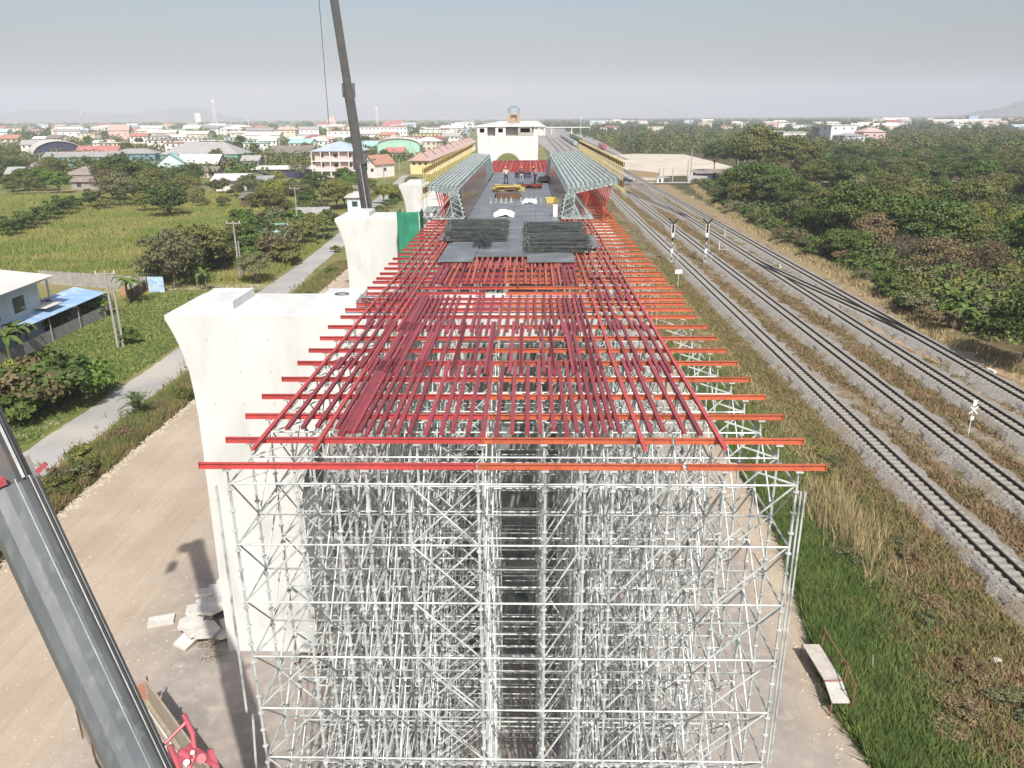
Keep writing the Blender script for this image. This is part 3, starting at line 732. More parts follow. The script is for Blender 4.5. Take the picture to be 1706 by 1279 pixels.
# ------------------------------------------------------------------ silver side forms
WZ = 18.15
def wing(sgn, xb, xt, xo, zo, label, ply_end, y0=55., y1=103.):
    t = thing('side_formwork', label, 'formwork', (0, y0, 0), group='silver wing formwork')
    zb = DZ+.1; zt = WZ; n = int((y1-y0)/1.2)
    mb = MB(); d = .0
    # rib frame: raking web post, joist, foot chord, lattice
    A = Vector((xb-sgn*-.04, 0, zb)); B = Vector((xt, 0, zt)); O = Vector((xo, 0, zo))
    off = Vector((sgn*.55, 0, 0)); drop = Vector((0, 0, -.42))
    mb.bar(A, B, .08, .12, (0,1,0)); mb.bar(A+off*1.4, B+off+drop*.2, .07, .1, (0,1,0)); mb.bar(B, O, .09, .14); mb.bar(B+drop, O+drop*.35, .07, .1)
    for k in range(5):
        f0, f1 = k/5, (k+1)/5
        mb.bar(A.lerp(B, f0), (A+off*1.4).lerp(B+off, f1), .05, .06, (0,1,0)); mb.bar((B+drop).lerp(O+drop*.35, f0), B.lerp(O, f1), .05, .06)
    F = Vector((xb+sgn*2.3, 0, zb)); mb.bar(A, F, .09, .12)
    for k in range(3): mb.bar(A.lerp(F, (k+1)/3.2), (A+off*1.4).lerp(B+off, (k+1)/4), .05, .06, (0,1,0))
    rib = mb.mesh('rib', M['galv2'])
    pm = MB(); base = Vector((sgn*(abs(xo)-1.0 if True else 0), 0, ZL+.01))
    pm.tube(base, O+Vector((-sgn*.5, 0, -.2)), .045, n=6).tube(Vector((xb+sgn*1.5, .0, ZL+.01)), B.lerp(O, .45)+Vector((0,0,-.3)), .04, n=6)
    pm.tube(base+Vector((0,0,.7)), base+Vector((0,0,.95)), .07, n=6)
    prop = pm.mesh('red_prop', M['redrail'])
    for k in range(n+1):
        y = k*1.2; link('rib', rib, t, loc=(0, y, 0)); link('red_prop', prop, t, loc=(0, y+.2, 0))
    L = y1-y0
    nj = 11 if abs(xo-xt) > 3 else 7
    for k in range(nj+1):
        p = B.lerp(O, k/nj)+Vector((0,0,.13)); MB().bar(p+Vector((0,-.5,0)), p+Vector((0,L+.5,0)), .05, .11).build('joist', M['galv2'], t)
    # bolts on joists at each rib: cross battens
    mb = MB()
    for k in range(int(L/.6)):
        for q in range(nj): p = B.lerp(O, (q+.5)/nj)+Vector((0, k*.6, .17)); mb.bar(p-Vector((.05,0,0)), p+Vector((.05,0,.0)), .06, .04)
    mb.build('batten', M['galv'], t, kind='stuff')
    for k in range(7):
        p = A.lerp(B, (k+.5)/7)+Vector((-sgn*.08,0,0)); MB().bar(p, p+Vector((0,L,0)), .1, .1).build('waler', M['galv2'], t)
    e = Vector((-sgn*.16,0,0)); th = Vector((-sgn*.02,0,0)); mb = MB()
    y = 0
    while y < ply_end-y0:
        for (fa, fb) in ((0,.98),):
            a = A.lerp(B, fa)+e; b = A.lerp(B, fb)+e
            mb.add([a+Vector((0,y,0)), a+Vector((0,y+2.39,0)), b+Vector((0,y+2.39,0)), b+Vector((0,y,0)), a+th+Vector((0,y,0)), a+th+Vector((0,y+2.39,0)), b+th+Vector((0,y+2.39,0)), b+th+Vector((0,y,0))],
                   [(0,1,2,3),(7,6,5,4),(0,4,5,1),(1,5,6,2),(2,6,7,3),(3,7,4,0)])
        y += 2.4
    mb.build('plywood_face', M['webply'], t)
    # yellow edge rail
    r = thing('yellow_guardrail', ('yellow guard rail along the outer edge of the left wing form' if sgn < 0 else 'yellow guard rail along the outer edge of the right wing form'), 'guardrail', (xo+sgn*.25, y0, zo), group='yellow guard rails')
    pmn = MB().bar((0,0,-.5),(0,0,1.4),.045,.045).bar((sgn*.25,0,-.9),(0,0,-.1),.05,.05).mesh('post', M['yellow'])
    br = MB().box(-.10,.10,-.14,.14,-.40,-.02).mesh('bracket', M['brown'])
    for k in range(n+1): link('post', pmn, r, loc=(0, k*1.2, 0)); link('bracket', br, r, loc=(0, k*1.2, 0)) if k < 41 else None
    for z in (-.25,1.15): MB().bar((0,0,z),(0,L,z),.03,.035).build('rail', M['yellow'], r)
    br2 = MB().box(-.1,.1,-.12,.12,.9,1.2).mesh('upper_bracket', M['brown'])
    for k in range(n+1): link('upper_bracket', br2, r, loc=(.02*sgn, k*1.2+.3, 0))
    return t
wing(-1, -4.45, -4.95, -6.95, WZ+.12, 'silver wing form with brown inner face on the left of the deck', 84)
wing(1, 2.3, 2.72, 6.25, WZ+.5, 'silver wing form with brown inner face on the right of the deck', 88)
# green net tower and stair tower behind pier 2 head
t = thing('net_tower', 'green netted work tower beside the second pier', 'work tower', (-8.6, 57.2, 0))
mb = MB()
for x in (-.7,.7):
    for y in (-1,1): mb.tube((x,y,0),(x,y,16.5),.04,n=6)
for z in np.arange(1.5,16.4,1.5):
    for (a, b) in (((-.7,-1),(.7,-1)),((.7,-1),(.7,1)),((.7,1),(-.7,1)),((-.7,1),(-.7,-1))): mb.tube((*a,z),(*b,z),.025,n=5)
mb.build('frame', M['galv'], t)
mb = MB(); R_ = random.Random(4)
def netwall(a, b, z0=7, z1=16.45):
    n, m_ = 10, 12; vs = []; a = Vector(a); b = Vector(b); nrm = Vector((b.y-a.y, a.x-b.x)).normalized()
    for j in range(m_+1):
        for i in range(n+1):
            p = a.lerp(b, i/n); o = R_.uniform(.02,.09); vs.append((p.x+nrm.x*o, p.y+nrm.y*o, z0+(z1-z0)*j/m_))
    mb.add(vs, [(j*(n+1)+i, j*(n+1)+i+1, (j+1)*(n+1)+i+1, (j+1)*(n+1)+i) for j in range(m_) for i in range(n)])
netwall((-.76,-1.05),(.76,-1.05)); netwall((.76,-1.05),(.76,1.05)); netwall((-.76,1.05),(-.76,-1.05))
mb.build('net', M['net'], t)
t = thing('stair_tower', 'thin silver scaffold tower above the green netting', 'scaffold tower', (-7.75, 66, 0))
mb = MB()
for x in (-.9,.9):
    for y in (-1.2,1.2): mb.tube((x,y,0),(x,y,18.1),.04,n=6)
for z in np.arange(1.5,18,1.0):
    for (a, b) in (((-.9,-1.2),(.9,-1.2)),((.9,-1.2),(.9,1.2)),((.9,1.2),(-.9,1.2)),((-.9,1.2),(-.9,-1.2))): mb.tube((*a,z),(*b,z),.025,n=5)
mb.build('frame', M['galv'], t); 
for z in (8.5,12.5,15.6): MB().box(-.85,.85,-1.15,1.15,z,z+.06).build('platform', M['galv2'], t)
# ------------------------------------------------------------------ cranes
def boom_section(name, p, q, w, h, m, parent, side=(1,0,0), wt=None, strips=None, up_=None):
    p, q = Vector(p), Vector(q); d = (q-p).normalized()
    sx = Vector(side); sx = (sx-d*sx.dot(d)).normalized(); u = d.cross(sx)      # u points to the back of the boom
    pr = [(-.5,-.42),(-.36,-.5),(.36,-.5),(.5,-.42),(.5,.2),(.34,.42),(.14,.5),(-.14,.5),(-.34,.42),(-.5,.2)]
    mb = MB(); vs = []
    wt = 1 if wt is None else wt
    for c, s in ((p, 1), (q, wt)): vs += [c+sx*a*w*s+u*b*h*s for a, b in pr]
    n = len(pr); mb.add(vs, [(k, (k+1) % n, n+(k+1) % n, n+k) for k in range(n)]+[tuple(range(n-1,-1,-1)), tuple(range(n,2*n))])
    o = mb.build(name, m, parent)
    return d, sx, u
# near crane
M['boomseam'] = mat('pale_seam', (.33,.35,.35), (.2,.22,.22), .5, scale=3)
cr = thing('mobile_crane', 'near grey telescopic boom rising across the left foreground with red collar', 'crane', (-1.9, 7.4, 0))
P0 = Vector((-7.12, 10.95, 11.75)) - Vector((-1.9,7.4,0)); U = Vector((-.43, .295, .853)).normalized()
cd = Vector((0,0,0))
# the boom turns one flat flank towards the viewer
vw = (Vector((0,0,H))-(P0+Vector((-1.9,7.4,0)))).normalized()
side_dir = U.cross(vw).normalized()
base = P0-U*11.6; mid = P0+U*5.55; tip = P0+U*15.4
def turn(v, ang): return Matrix.Rotation(ang, 3, U) @ v
sdv = -turn(side_dir, math.radians(9)) if U.cross(side_dir).dot(vw) < 0 else turn(side_dir, math.radians(9))
_, sx, bu = boom_section('lower_boom', base, mid, .93, .86, M['boom'], cr, sdv)
boom_section('upper_boom', mid-U*.3, tip, .80, .70, M['boomdk'], cr, sdv)
vwu = U.cross(side_dir)                  # in-view normal
s_r = side_dir if side_dir.x > 0 else -side_dir
# dark guide strips along the right edge
for k, (f, c) in enumerate(((.315,'black'),(.36,'boomseam'),(.40,'black'),(.445,'boom'),(.475,'black'))):
    o_ = s_r*(f*.93+.02)+vw*(.39-.055*k)
    MB().bar(base+o_, mid+o_, .026, .06, vw).build('guide_strip', M[c], cr)
for f, q in ((-.125,.425), (.13,.425)):
    o_ = s_r*(f)+vw*q; MB().bar(base+o_, mid+o_, .02, .012, vw).build('weld_seam', M['boomseam'], cr)
o_ = s_r*.27+vw*.31; MB().bar(mid+o_, tip+o_, .05, .05, vw).build('guide_strip', M['boomseam'], cr)
o_ = s_r*.33+vw*.27; MB().bar(mid+o_, tip+o_, .03, .05, vw).build('guide_strip', M['black'], cr)
mb = MB(); cA, cB = mid-U*.05, mid+U*.12
mb.bar(mid-s_r*.5, mid+s_r*.5, .12, .92, U); mb.build('collar', M['boomdk'], cr)
MB().bar(mid+s_r*.5+vw*.2+U*.05, mid+s_r*.68+vw*.3+U*.1, .08, .08).build('collar_bracket', M['pink'], cr)
MB().bar(mid-s_r*.5+vw*.5-U*.05, mid-s_r*.0+vw*.5-U*.02, .07, .08).bar(mid-s_r*.2+vw*.5-U*.05, mid-s_r*.0+vw*.53+U*.06, .08, .08).build('collar_bracket', M['pink'], cr)
# red luffing jib bracket at the right flank near the bottom
b0 = P0-U*.42+s_r*.5+vw*.0; BS = .62
mb = MB()
def rp(a, b): return b0+s_r*a*BS+U*b*BS+vw*.05
mb.tube(rp(-.05,.75), rp(.78,1.0), .035, n=8).tube(rp(.78,1.25), rp(.78,.55), .05, n=8).path([rp(.78,.6), rp(.6,.0), rp(.25,-.3), rp(.0,-.4)], .05, 8)
mb.bar(rp(.5,.35), rp(1.0,-.6), .09, .12).bar(rp(1.02,-.1), rp(.92,-.9), .1, .12).bar(rp(-.05,.2), rp(.6,-.1), .07, .09).bar(rp(-.05,-.35), rp(1.0,-.85), .10, .1)
mb.tube(rp(.25,.35), rp(.42,.05), .08, n=10).tube(rp(.1,.65), rp(.05,-.5), .06, n=8).tube(rp(.7,-.2)+vw*.1, rp(.7,-.2)-vw*.1, .09, n=12)
mb.build('jib_bracket', M['pink'], cr)
mb = MB().tube(rp(.3,-.05)+vw*.08, rp(.3,-.05)+vw*.2, .055, n=10).tube(rp(.55,.1)+vw*.08, rp(.55,.1)+vw*.16, .04, n=8); mb.build('pin', M['white'], cr)
# boom head and hook
mb = MB().bar(tip-s_r*.1, tip+s_r*.2-Vector((1.0,0,.35)), .5, .6).bar(tip, tip+U*.5, .7, .7); mb.build('boom_head', M['boomdk'], cr)
hk = tip+Vector((-1.1,.3,-.4)); mb = MB().tube(hk, hk-Vector((0,0,1.8)), .02, n=5).tube(hk+Vector((.2,0,0)), hk-Vector((-.2,0,1.8)), .02, n=5).obox(hk-Vector((-.1,0,2.2)), (.22,0,0), (0,.15,0), (0,0,.42))
mb.tube(hk-Vector((-.1,0,2.6)), hk-Vector((.15,0,3.0)), .06, n=6); mb.build('hook_block', M['boomdk'], cr)
def carrier(t, rot=0, off=(0,0,0), c1='conc2', c2='pink'):
    o = Vector(off)
    def B(nm, m, *a):
        mb = MB().box(*a); mb.v = [tuple(Vector(v)+o) for v in mb.v]; mb.build(nm, m, t)
    B('chassis', M['boomdk'], -1.3,1.3,-5.5,5.5,.9,1.5)
    B('turntable', M['white'], -1.3,1.3,-2.6,1.6,1.51,2.3)
    B('cab', M['win'], .5,1.45,1.7,3.4,1.52,3.0)
    B('counterweight', M['boom'], -1.3,1.3,-3.6,-2.62,1.52,2.6)
    for sx_ in (-1.15, 1.15):
        for y in (-4.2,-2.8,1.8,3.2): 
            mb = MB().tube((sx_-.22+o.x,y+o.y,.6),(sx_+.22+o.x,y+o.y,.6),.6,n=18); mb.build('wheel', M['black'], t)
carrier(cr, off=(.0,-1.0,0))
# far crane
fc = thing('mobile_crane', 'distant dark telescopic crane boom rising behind the second pier', 'crane', (-14.0, 75, 0))
def fp(z): return Vector((-15.36-(z-14.57)*.0942+14.0, 0, z))
secs = [(1.8, 18.9, .96), (18.6, 25.2, .80), (25.0, 34.0, .66), (33.8, 41.5, .55)]
for a, b, w_ in secs: boom_section('boom_section', fp(a), fp(b), w_, w_*1.1, M['boomdk'], fc, (1,0,0))
for z, w_ in ((18.9,1.2),(25.2,1.05),(34,.9)): MB().bar(fp(z)-Vector((w_/2+.05,0,0)), fp(z)+Vector((w_/2+.05,0,0)), .22, w_*1.15, (0,0,1)).build('collar', M['boom'], fc)
MB().bar(fp(18.9)+Vector((.4,-.4,.1)), fp(18.9)+Vector((1.6,-.5,.25)), .12, .12).tube(fp(18.9)+Vector((.1,-.6,-.2)), fp(18.9)+Vector((1.3,-.6,.1)), .04).build('cable_guide', M['boom'], fc)
for sx_ in (-.22,.12,.3): MB().bar(fp(1.8)+Vector((sx_,-.62,0)), fp(18.8)+Vector((sx_,-.6,0)), .05, .05, (0,1,0)).build('guide_strip', M['galv'] if sx_ == .12 else M['black'], fc)
tp = fp(41.5); MB().bar(tp, tp+Vector((-.5,-.3,.4)), .7, .7).build('boom_head', M['boomdk'], fc)
rope = tp+Vector((-.42,-.4,.4)); MB().tube(rope, (rope.x, rope.y, 22.4), .03, n=5).build('hoist_rope', M['boomdk'], fc)
carrier(fc, off=(0,0,0))
# ------------------------------------------------------------------ truck with wooden sides, lower left
tx, ty = pix(240,1135,2.0); tx2, ty2 = pix(325,1255,2.0)
ax = Vector((tx2-tx, ty2-ty, 0)).normalized(); lx = Vector((-ax.y, ax.x, 0))
if lx.x > 0: lx = -lx
tr = thing('flatbed_truck', 'parked truck with weathered wooden side boards beneath the near crane boom', 'truck', (tx, ty, 0))
def T(a, b, z): return ax*a+lx*b+Vector((0,0,z))
Wd = 2.35; Ln = 6.6
def tb(nm, m, a0, a1, b0, b1, z0, z1): return MB().obox(T((a0+a1)/2, (b0+b1)/2, (z0+z1)/2), ax*(a1-a0)/2, lx*(b1-b0)/2, Vector((0,0,(z1-z0)/2))).build(nm, m, tr)
tb('bed', M['wood'], 0, Ln, 0, Wd, 1.05, 1.15); tb('chassis', M['boomdk'], .2, Ln+2.3, .75, 1.6, .6, 1.04)
for b0 in (-.06, Wd):
    for k in range(5): tb('side_board', M['wood'], .05+random.uniform(-.1,.15), Ln-random.uniform(0,.2), b0+random.uniform(-.02,.02), b0+.06, 1.16+k*.2, 1.16+k*.2+.18)
    for k in range(5): tb('side_post', M['brown'], .1+k*1.6, .2+k*1.6, b0-.05 if b0 < 1 else b0+.065, b0-.004 if b0 < 1 else b0+.11, .9, 2.25)
for k in range(4): tb('tailgate', M['rorange'], -.06, -.0, 0, Wd, 1.16+k*.2, 1.16+k*.2+.18)
for k in range(7): tb('plank', M['wood'] if k % 2 else M['slab'], .3+random.uniform(0,.5), 5.8, .2+k*.1, .28+k*.1, 1.16, 1.24+random.uniform(0,.12))
tb('cab', M['pink'], Ln+.2, Ln+2.2, .05, Wd-.05, .9, 2.7); tb('windscreen', M['win'], Ln+2.2, Ln+2.22, .2, Wd-.2, 1.8, 2.5)
for a in (1.0, 2.2, Ln+1.2):
    for b in (.05, Wd-.35):
        c = T(a, b, .5); MB().tube(c, c+lx*.3, .5, n=16).build('wheel', M['black'], tr)
# ------------------------------------------------------------------ broken concrete slabs
hexs = [(-17.6,31.0,.0,'r'),(-16.4,34.0,.25,'h'),(-15.6,34.0,.5,'r'),(-17.0,33.1,.3,'r'),(-16.6,32.5,.2,'h'),(-16.9,31.6,.3,'h'),(-15.9,32.1,.55,'h'),(-15.2,32.6,.25,'r'),(-15.1,31.9,.2,'h'),(-15.9,31.2,.75,'h'),(-16.7,30.6,.35,'h'),(-15.8,30.0,.4,'h'),(-16.5,29.6,.15,'r'),(-14.9,31.0,.15,'r'),(-15.3,33.5,.1,'h'),(-16.0,33.2,.45,'h'),(-16.4,32.9,.6,'r'),(-15.6,31.6,.85,'h'),(-16.5,31.2,.1,'h'),(-15.4,32.9,.6,'h'),(-15.0,30.2,.1,'h'),(-16.2,29.9,.4,'r')]
desc = ['lone rectangular slab lying flat apart from the heap','back slab of the heap, nearly pentagonal','back right slab against the pier','back left slab of the heap','upper middle slab of the heap','left middle slab, flat','centre slab leaning on its neighbours','right slab beside the pier face','small right slab half under the centre slab','topmost tilted slab of the heap','front left slab of the heap','front right slab with dark underside','lowest front slab of the heap','right front slab near the pier foot','hidden rear slab between two others','rear slab under the back left one','narrow slab bridging two rear slabs','small slab lying on the topmost one','flat slab sticking out on the left of the heap','slab leaning at the back right of the heap','flat slab near the pier foot, in front','rectangular slab on the front left of the heap']
for i, (x, y, z, k) in enumerate(hexs):
    mb = MB(); s = random.uniform(.62,1.0)
    if k == 'r': pr = [(-.75*s,-.4),(.75*s,-.45),(.8*s,.4),(-.7*s,.42)]
    else: pr = [(-.45*s,-.75*s),(.5*s,-.7*s),(.95*s,.0),(.5*s,.75*s),(-.5*s,.7*s),(-.9*s,random.uniform(-.2,.2))]
    mb.prism(pr, 0, .16, 'xy'); o = mb.build('concrete_slab', M['slab'], loc=(x+(.85 if i else 0), y-(.2 if i else 0), z+.03)); 
    o.scale = (.82,.82,1); o.rotation_euler = (random.uniform(-.25,.25) if i else 0, random.uniform(-.28,.25) if i else 0, random.uniform(0,3) if i else .35)
    tag(o, desc[i], 'concrete slab', 'broken slabs heaped beside the pier')
for i, (x, y) in enumerate(((-14.6, 29.3), (-14.2, 28.5))):
    mb = MB(); R_ = random.Random(i)
    for k in range(26): a = R_.uniform(0, 6.3); mb.tube((R_.uniform(-.4,.4), R_.uniform(-.3,.3), R_.uniform(0,.2)), (R_.uniform(-.5,.5), R_.uniform(-.4,.4), R_.uniform(0,.25)), .02, n=4)
    tag(mb.build('straw_heap', M['wood'], loc=(x, y, .04)), ['small heap of pale sticks by the slabs', 'small heap of pale sticks at the foot of the pier'][i], 'debris')
# hoses at the pier foot
for i, (x, y, r) in enumerate(((-9.4, 28.0, .5), (-8.8, 27.4, .6))):
    mb = MB(); pts = [(x+r*1.6*math.cos(a)+random.uniform(-.1,.1), y+r*math.sin(a)+random.uniform(-.1,.1), .09+.01*k) for k, a in enumerate(np.linspace(0, 9, 26))]
    tag(mb.path(pts, .035, 5).build('hose', M['black'] if i == 0 else M['galv']), ['black hose coil at the foot of the nearest pier', 'grey hose coil in front of the black one'][i], 'hose')
# ------------------------------------------------------------------ guard board by the right verge
M['board'] = mat('greyish_board', (.50,.46,.41), (.40,.36,.32), .8, scale=2.5)
t = thing('board_trestle', 'grey board on a low pipe trestle at the edge of the green slope', 'platform', (12.4, 26.8, 0))
def loc3(u, v, z): x, y = pix(u, v, z); return Vector((x-12.4, y-26.8, z))
a, b, c, d = loc3(1337,1073,.75), loc3(1366,1073,.75), loc3(1403,1133,.75), loc3(1374,1134,.75); e, f = loc3(1416,1170,.72), loc3(1386,1170,.72)
def plate(q, th, nm, m): mb = MB(); mb.add([*q, *[p-Vector((0,0,th)) for p in q]], [(0,1,2,3),(7,6,5,4),(0,4,5,1),(1,5,6,2),(2,6,7,3),(3,7,4,0)]); mb.build(nm, m, t)
plate([a, d, c, b], .05, 'board', M['board']); plate([d+Vector((0,-.03,-.03)), f, e, c+Vector((0,-.03,-.03))], .05, 'board', M['slab'])
mb = MB()
for p in (a, b, c, d, e, f): mb.tube(p+Vector((0,0,.0)), Vector((p.x, p.y, 0)), .03, n=5)
for p, q in ((b, c), (c, e)): mb.tube(p+Vector((.12,0,.75)), q+Vector((.12,0,.75)), .03, n=5).tube(p+Vector((.1,0,-.6)), p+Vector((.12,0,.9)), .03, n=5).tube(p+Vector((.1,0,-.5)), q+Vector((.12,0,.75)), .025, n=5)
mb.tube(e+Vector((.1,0,-.6)), e+Vector((.12,0,.9)), .03, n=5); mb.tube(d, c, .035, n=5)
mb.build('pipe_frame', mat('rusty_pipe', (.22,.09,.06), (.3,.13,.1), .7, scale=5), t)
mb = MB().tube((0,0,0),(.1,.5,1.0),.02,n=5); tag(mb.build('stick', M['wood'], loc=(14.7,27.3,0)), 'thin pale stick standing in the green slope beside the board', 'stick')
for i, (u, v) in enumerate(((1452,1236),(1462,1262),(1660,1103),(1428,1055))):
    x, y = pix(u, v); o = crumple('plastic_scrap', x, y, .35, .3, .16, M['sheet'], ['white scrap on the dirt edge at the lower right', 'larger white scrap at the very bottom of the dirt edge', 'small white marker in the weeds at the lower right', 'pale scrap in the green slope above the board'][i], 'litter', i, .1)
# ------------------------------------------------------------------ signals and railway signs
def signal(x, y, label):
    t = thing('railway_signal', label, 'railway signal', (x, y, 0), group='black and white railway signals')
    sg = {0:'white', 1:'black'}
    for k in range(8): MB().tube((0,0,k*.5),(0,0,k*.5+.499),.07,n=8).build('mast_band', M[sg[k % 2]], t)
    MB().box(-.3,.3,-.2,.2,0,.5).build('base', M['conc2'], t)
    pr = [(-.28,4.9),(-.28,6.3),(-.22,6.45),(.22,6.45),(.28,6.3),(.28,4.9),(.14,4.2),(-.14,4.2)]
    MB().prism(pr, -.06, .0, 'xz').build('backboard', M['white'], t)
    MB().box(-.17,.17,-.16,-.062,4.95,6.25).build('lamp_box', M['black'], t)
    for z in (5.2,5.6,6.0): MB().tube((0,-.165,z),(0,-.30,z),.11,n=10).build('visor', M['black'], t)
    for s in (-1,1): MB().bar((s*.08,-.05,6.45),(s*.78,-.05,7.15),.22,.22,(0,1,0)).build('route_arm', M['black'], t)
    MB().box(-.15,.15,-.1,.1,6.3,6.6).build('head_joint', M['black'], t)
    MB().tube((0,-.35,3.95),(0,.3,3.95),.22,n=12).build('lower_lamp', M['black'], t); MB().box(-.22,.22,-.12,-.08,3.7,4.15).build('lamp_plate', M['white'], t)
    MB().box(-.2,.2,-.12,-.08,1.6,2.3).build('number_plate', M['sheet'], t)
    mb = MB()
    for s in (-.2,.2): mb.tube((.75+s,.1,0),(.1+s,.1,3.9),.025,n=5)
    for k in range(9): mb.tube((.55-k*.065,.1,.4+k*.4),(.95-k*.065,.1,.4+k*.4),.018,n=4)
    mb.build('ladder', M['galv'], t)
    for s in (-1,1): MB().bar((1.05-s*.35,-.1,1.9-.3*1),(1.05+s*.35,-.1,2.3),.09,.06,(0,1,0)).build('cross_mark', M['black'], t)
    MB().tube((1.05,-.05,0),(1.05,-.05,1.9),.03,n=6).build('cross_post', M['white'], t)
signal(23.4, 126.5, 'left of the two black and white signals, beside the nearest track')
signal(28.9, 126.5, 'right of the two black and white signals, between two tracks')
def sign(nm, u, v, h, label, parts):
    x, y = pix(u, v); t = thing(nm, label, 'railway sign', (x, y, 0))
    for (pn, m, fn) in parts: mb = MB(); fn(mb); mb.build(pn, M[m], t)
    return t
sign('track_marker', 1612, 728, 3, 'white crossed marker post standing in brown weeds by the third track', [('post','white',lambda b: b.tube((0,0,0),(0,0,2.9),.035,n=8)),
  ('cross_board','white',lambda b: b.bar((-.3,-.07,1.9),(.3,-.07,2.5),.09,.04,(0,1,0)).bar((.3,-.115,1.9),(-.3,-.115,2.5),.09,.04,(0,1,0))), ('number_plate','white',lambda b: b.box(-.14,.14,-.1,-.06,2.55,3.0)), ('lower_plate','white',lambda b: b.box(-.13,.13,-.1,-.06,1.4,1.7))])
sign('track_marker', 1129, 478, 1.8, 'small white plate on a thin post at the scaffold side of the first track', [('post','white',lambda b: b.tube((0,0,0),(0,0,2.2),.04,n=6)), ('plate','sheet',lambda b: b.box(-.5,.5,-.06,-.03,1.9,2.5))])
sign('point_lever', 1640, 617, 1.5, 'black point lever with white foot beside the farthest track', [('lever','black',lambda b: b.tube((0,0,0),(0,0,1.35),.05,n=6).box(-.16,.16,-.05,.05,1.2,1.6)), ('foot','white',lambda b: b.box(-.9,.5,-.12,.12,.02,.14).box(.35,.6,-.9,.2,.02,.2)), ('rod','rail',lambda b: b.bar((-2.2,0,.3),(0,0,.3),.08,.06))])
for k, (u, v, lab) in enumerate(((1198,417,'thin white frame post between the second and third tracks'), (1207,394,'thin grey post beside the third track near the signals'), (1154,330,'tiny white stake near the farthest track'), (1299,447,'small white peg between the converging tracks'))):
    sign('track_stake', u, v, 1, lab, [('post','white',lambda b, k=k: b.tube((0,0,0),(0,0,1.6 if k < 2 else .7),.06,n=6)), ('bar','white',lambda b, k=k: b.bar((-.1,0,.2),(1.6 if k == 0 else .3,0,.2),.1,.06))])
# pickup on the crossing
pk = thing('pickup_truck', 'dark blue pickup driving over the level crossing', 'pickup', (34.5, 283.5, .36), rz=PI/2)
car = mat('dark_blue_car_paint', (.02,.03,.05), rough=.2, spec=.8)
prf = [(-2.6,.45),(-2.6,1.0),(-.7,1.02),(-.55,1.65),(.7,1.7),(1.35,1.1),(2.4,1.0),(2.6,.8),(2.6,.4)]
MB().prism(prf, -.9, .9, 'yz').build('body', car, pk)
for s in (-.905,.905): MB().prism([(-.5,1.1),(-.42,1.55),(.6,1.58),(1.05,1.12)], s-.01, s+.01, 'yz').build('side_window', M['win'], pk)
MB().box(-.8,.8,-2.5,-.8,1.01,1.06).build('bed_cover', M['black'], pk)
for y in (-1.6,1.6):
    for s in (-.8,.8):
        wq = MB().tube((s-.12,y,.4),(s+.12,y,.4),.4,n=14).build('wheel', M['black'], pk)
for s in (-.6,.6): MB().box(s-.2,s+.2,2.58,2.62,.7,.88).build('headlight', M['white'], pk); MB().box(s-.15,s+.15,-2.62,-2.6,.7,.9).build('tail_light', M['pink'], pk)
# crossing furniture
t = thing('barrier_hut', 'low white box beside the level crossing', 'hut', (46.5, 283, 0)); MB().box(-1.1,1.1,-1,1,0,2.0).build('wall', M['white'], t); MB().box(-1.4,3.4,-1.2,1.2,2.01,2.2).build('roof', M['rgrey'], t); MB().box(-.5,.4,-1.03,-1.003,.5,1.6).build('window', M['win'], t)
t = thing('white_fence', 'white corrugated sheet fence panel right of the crossing', 'fence', (58.6, 278, 0), rz=-.9)
for k in range(7): MB().box(-4+k*1.2,-2.85+k*1.2,-.04,.04,.1,3.0).build('panel', M['sheet'], t)
# ------------------------------------------------------------------ poles and wires
def pole(x, y, h, label, arm=True, lean=0, r=.14, group='concrete utility poles', brace=False):
    t = thing('utility_pole', label, 'utility pole', (x, y, 0), group=group)
    MB().tube((0,0,0),(lean,0,h),r,r*.7,n=8).build('shaft', M['conc2'], t)
    if arm:
        MB().bar((lean-1.1,0,h-.25),(lean+1.1,0,h-.25),.12,.12).build('cross_arm', M['conc2'], t)
        for s in (-.95,0,.95): MB().tube((lean+s,0,h-.19),(lean+s,0,h+.05),.06,n=6).build('insulator', M['white'], t)
    if brace: MB().tube((.45,.25,0),(.2,.1,h-1.9),.1,.08,n=8).build('stay_post', M['conc2'], t)
    return t
x, y = pix(197, 580); pole(x, y, 8.2, 'tall concrete pole with cross arm beside the near house', True, 0)
x, y = pix(206, 578); pole(x, y, 6.3, 'shorter concrete pole just right of the tall near pole', False)
x, y = pix(400, 466); pole(x, y, 8.6, 'concrete pole with cross arm among bushes by the village road', True)
x, y = pix(404, 464); pole(x, y, 5.6, 'short concrete pole leaning on the pole among the roadside bushes', False)
x, y = pix(497, 382); pole(x, y, 8.8, 'concrete pole beside the grey roofed shed', True)
pl = [(66,285,275),(80,283,255),(97,283,246),(166,286,259),(268,0,0)]
for i, (u, v, vt, lab) in enumerate(((70,285,255,'leftmost pale pole before the long blue building'),(82,287,257,'second pale pole before the long blue building'),(101,284,248,'third pale pole before the long blue building'),(167,288,258,'pale pole right of the long blue building'),(377,284,250,'pole in front of the pink building, left one'),(382,282,252,'pole in front of the pink building, right one'),(410,288,263,'pole behind the small white shed'),(444,284,256,'pole left of the bare brown tree'),(472,283,264,'pole right of the bare brown tree'),(529,283,256,'pole at the left end of the three storey block'),(656,289,256,'pole in front of the green mesh hall'),(666,288,264,'second pole in front of the green mesh hall'),(640,302,262,'pole before the orange roofed house'))):
    x, y = pix(u, v); x2, h = at(u, vt, y); pole(x, y, max(6, min(h, 14)), lab, False, 0, .22)
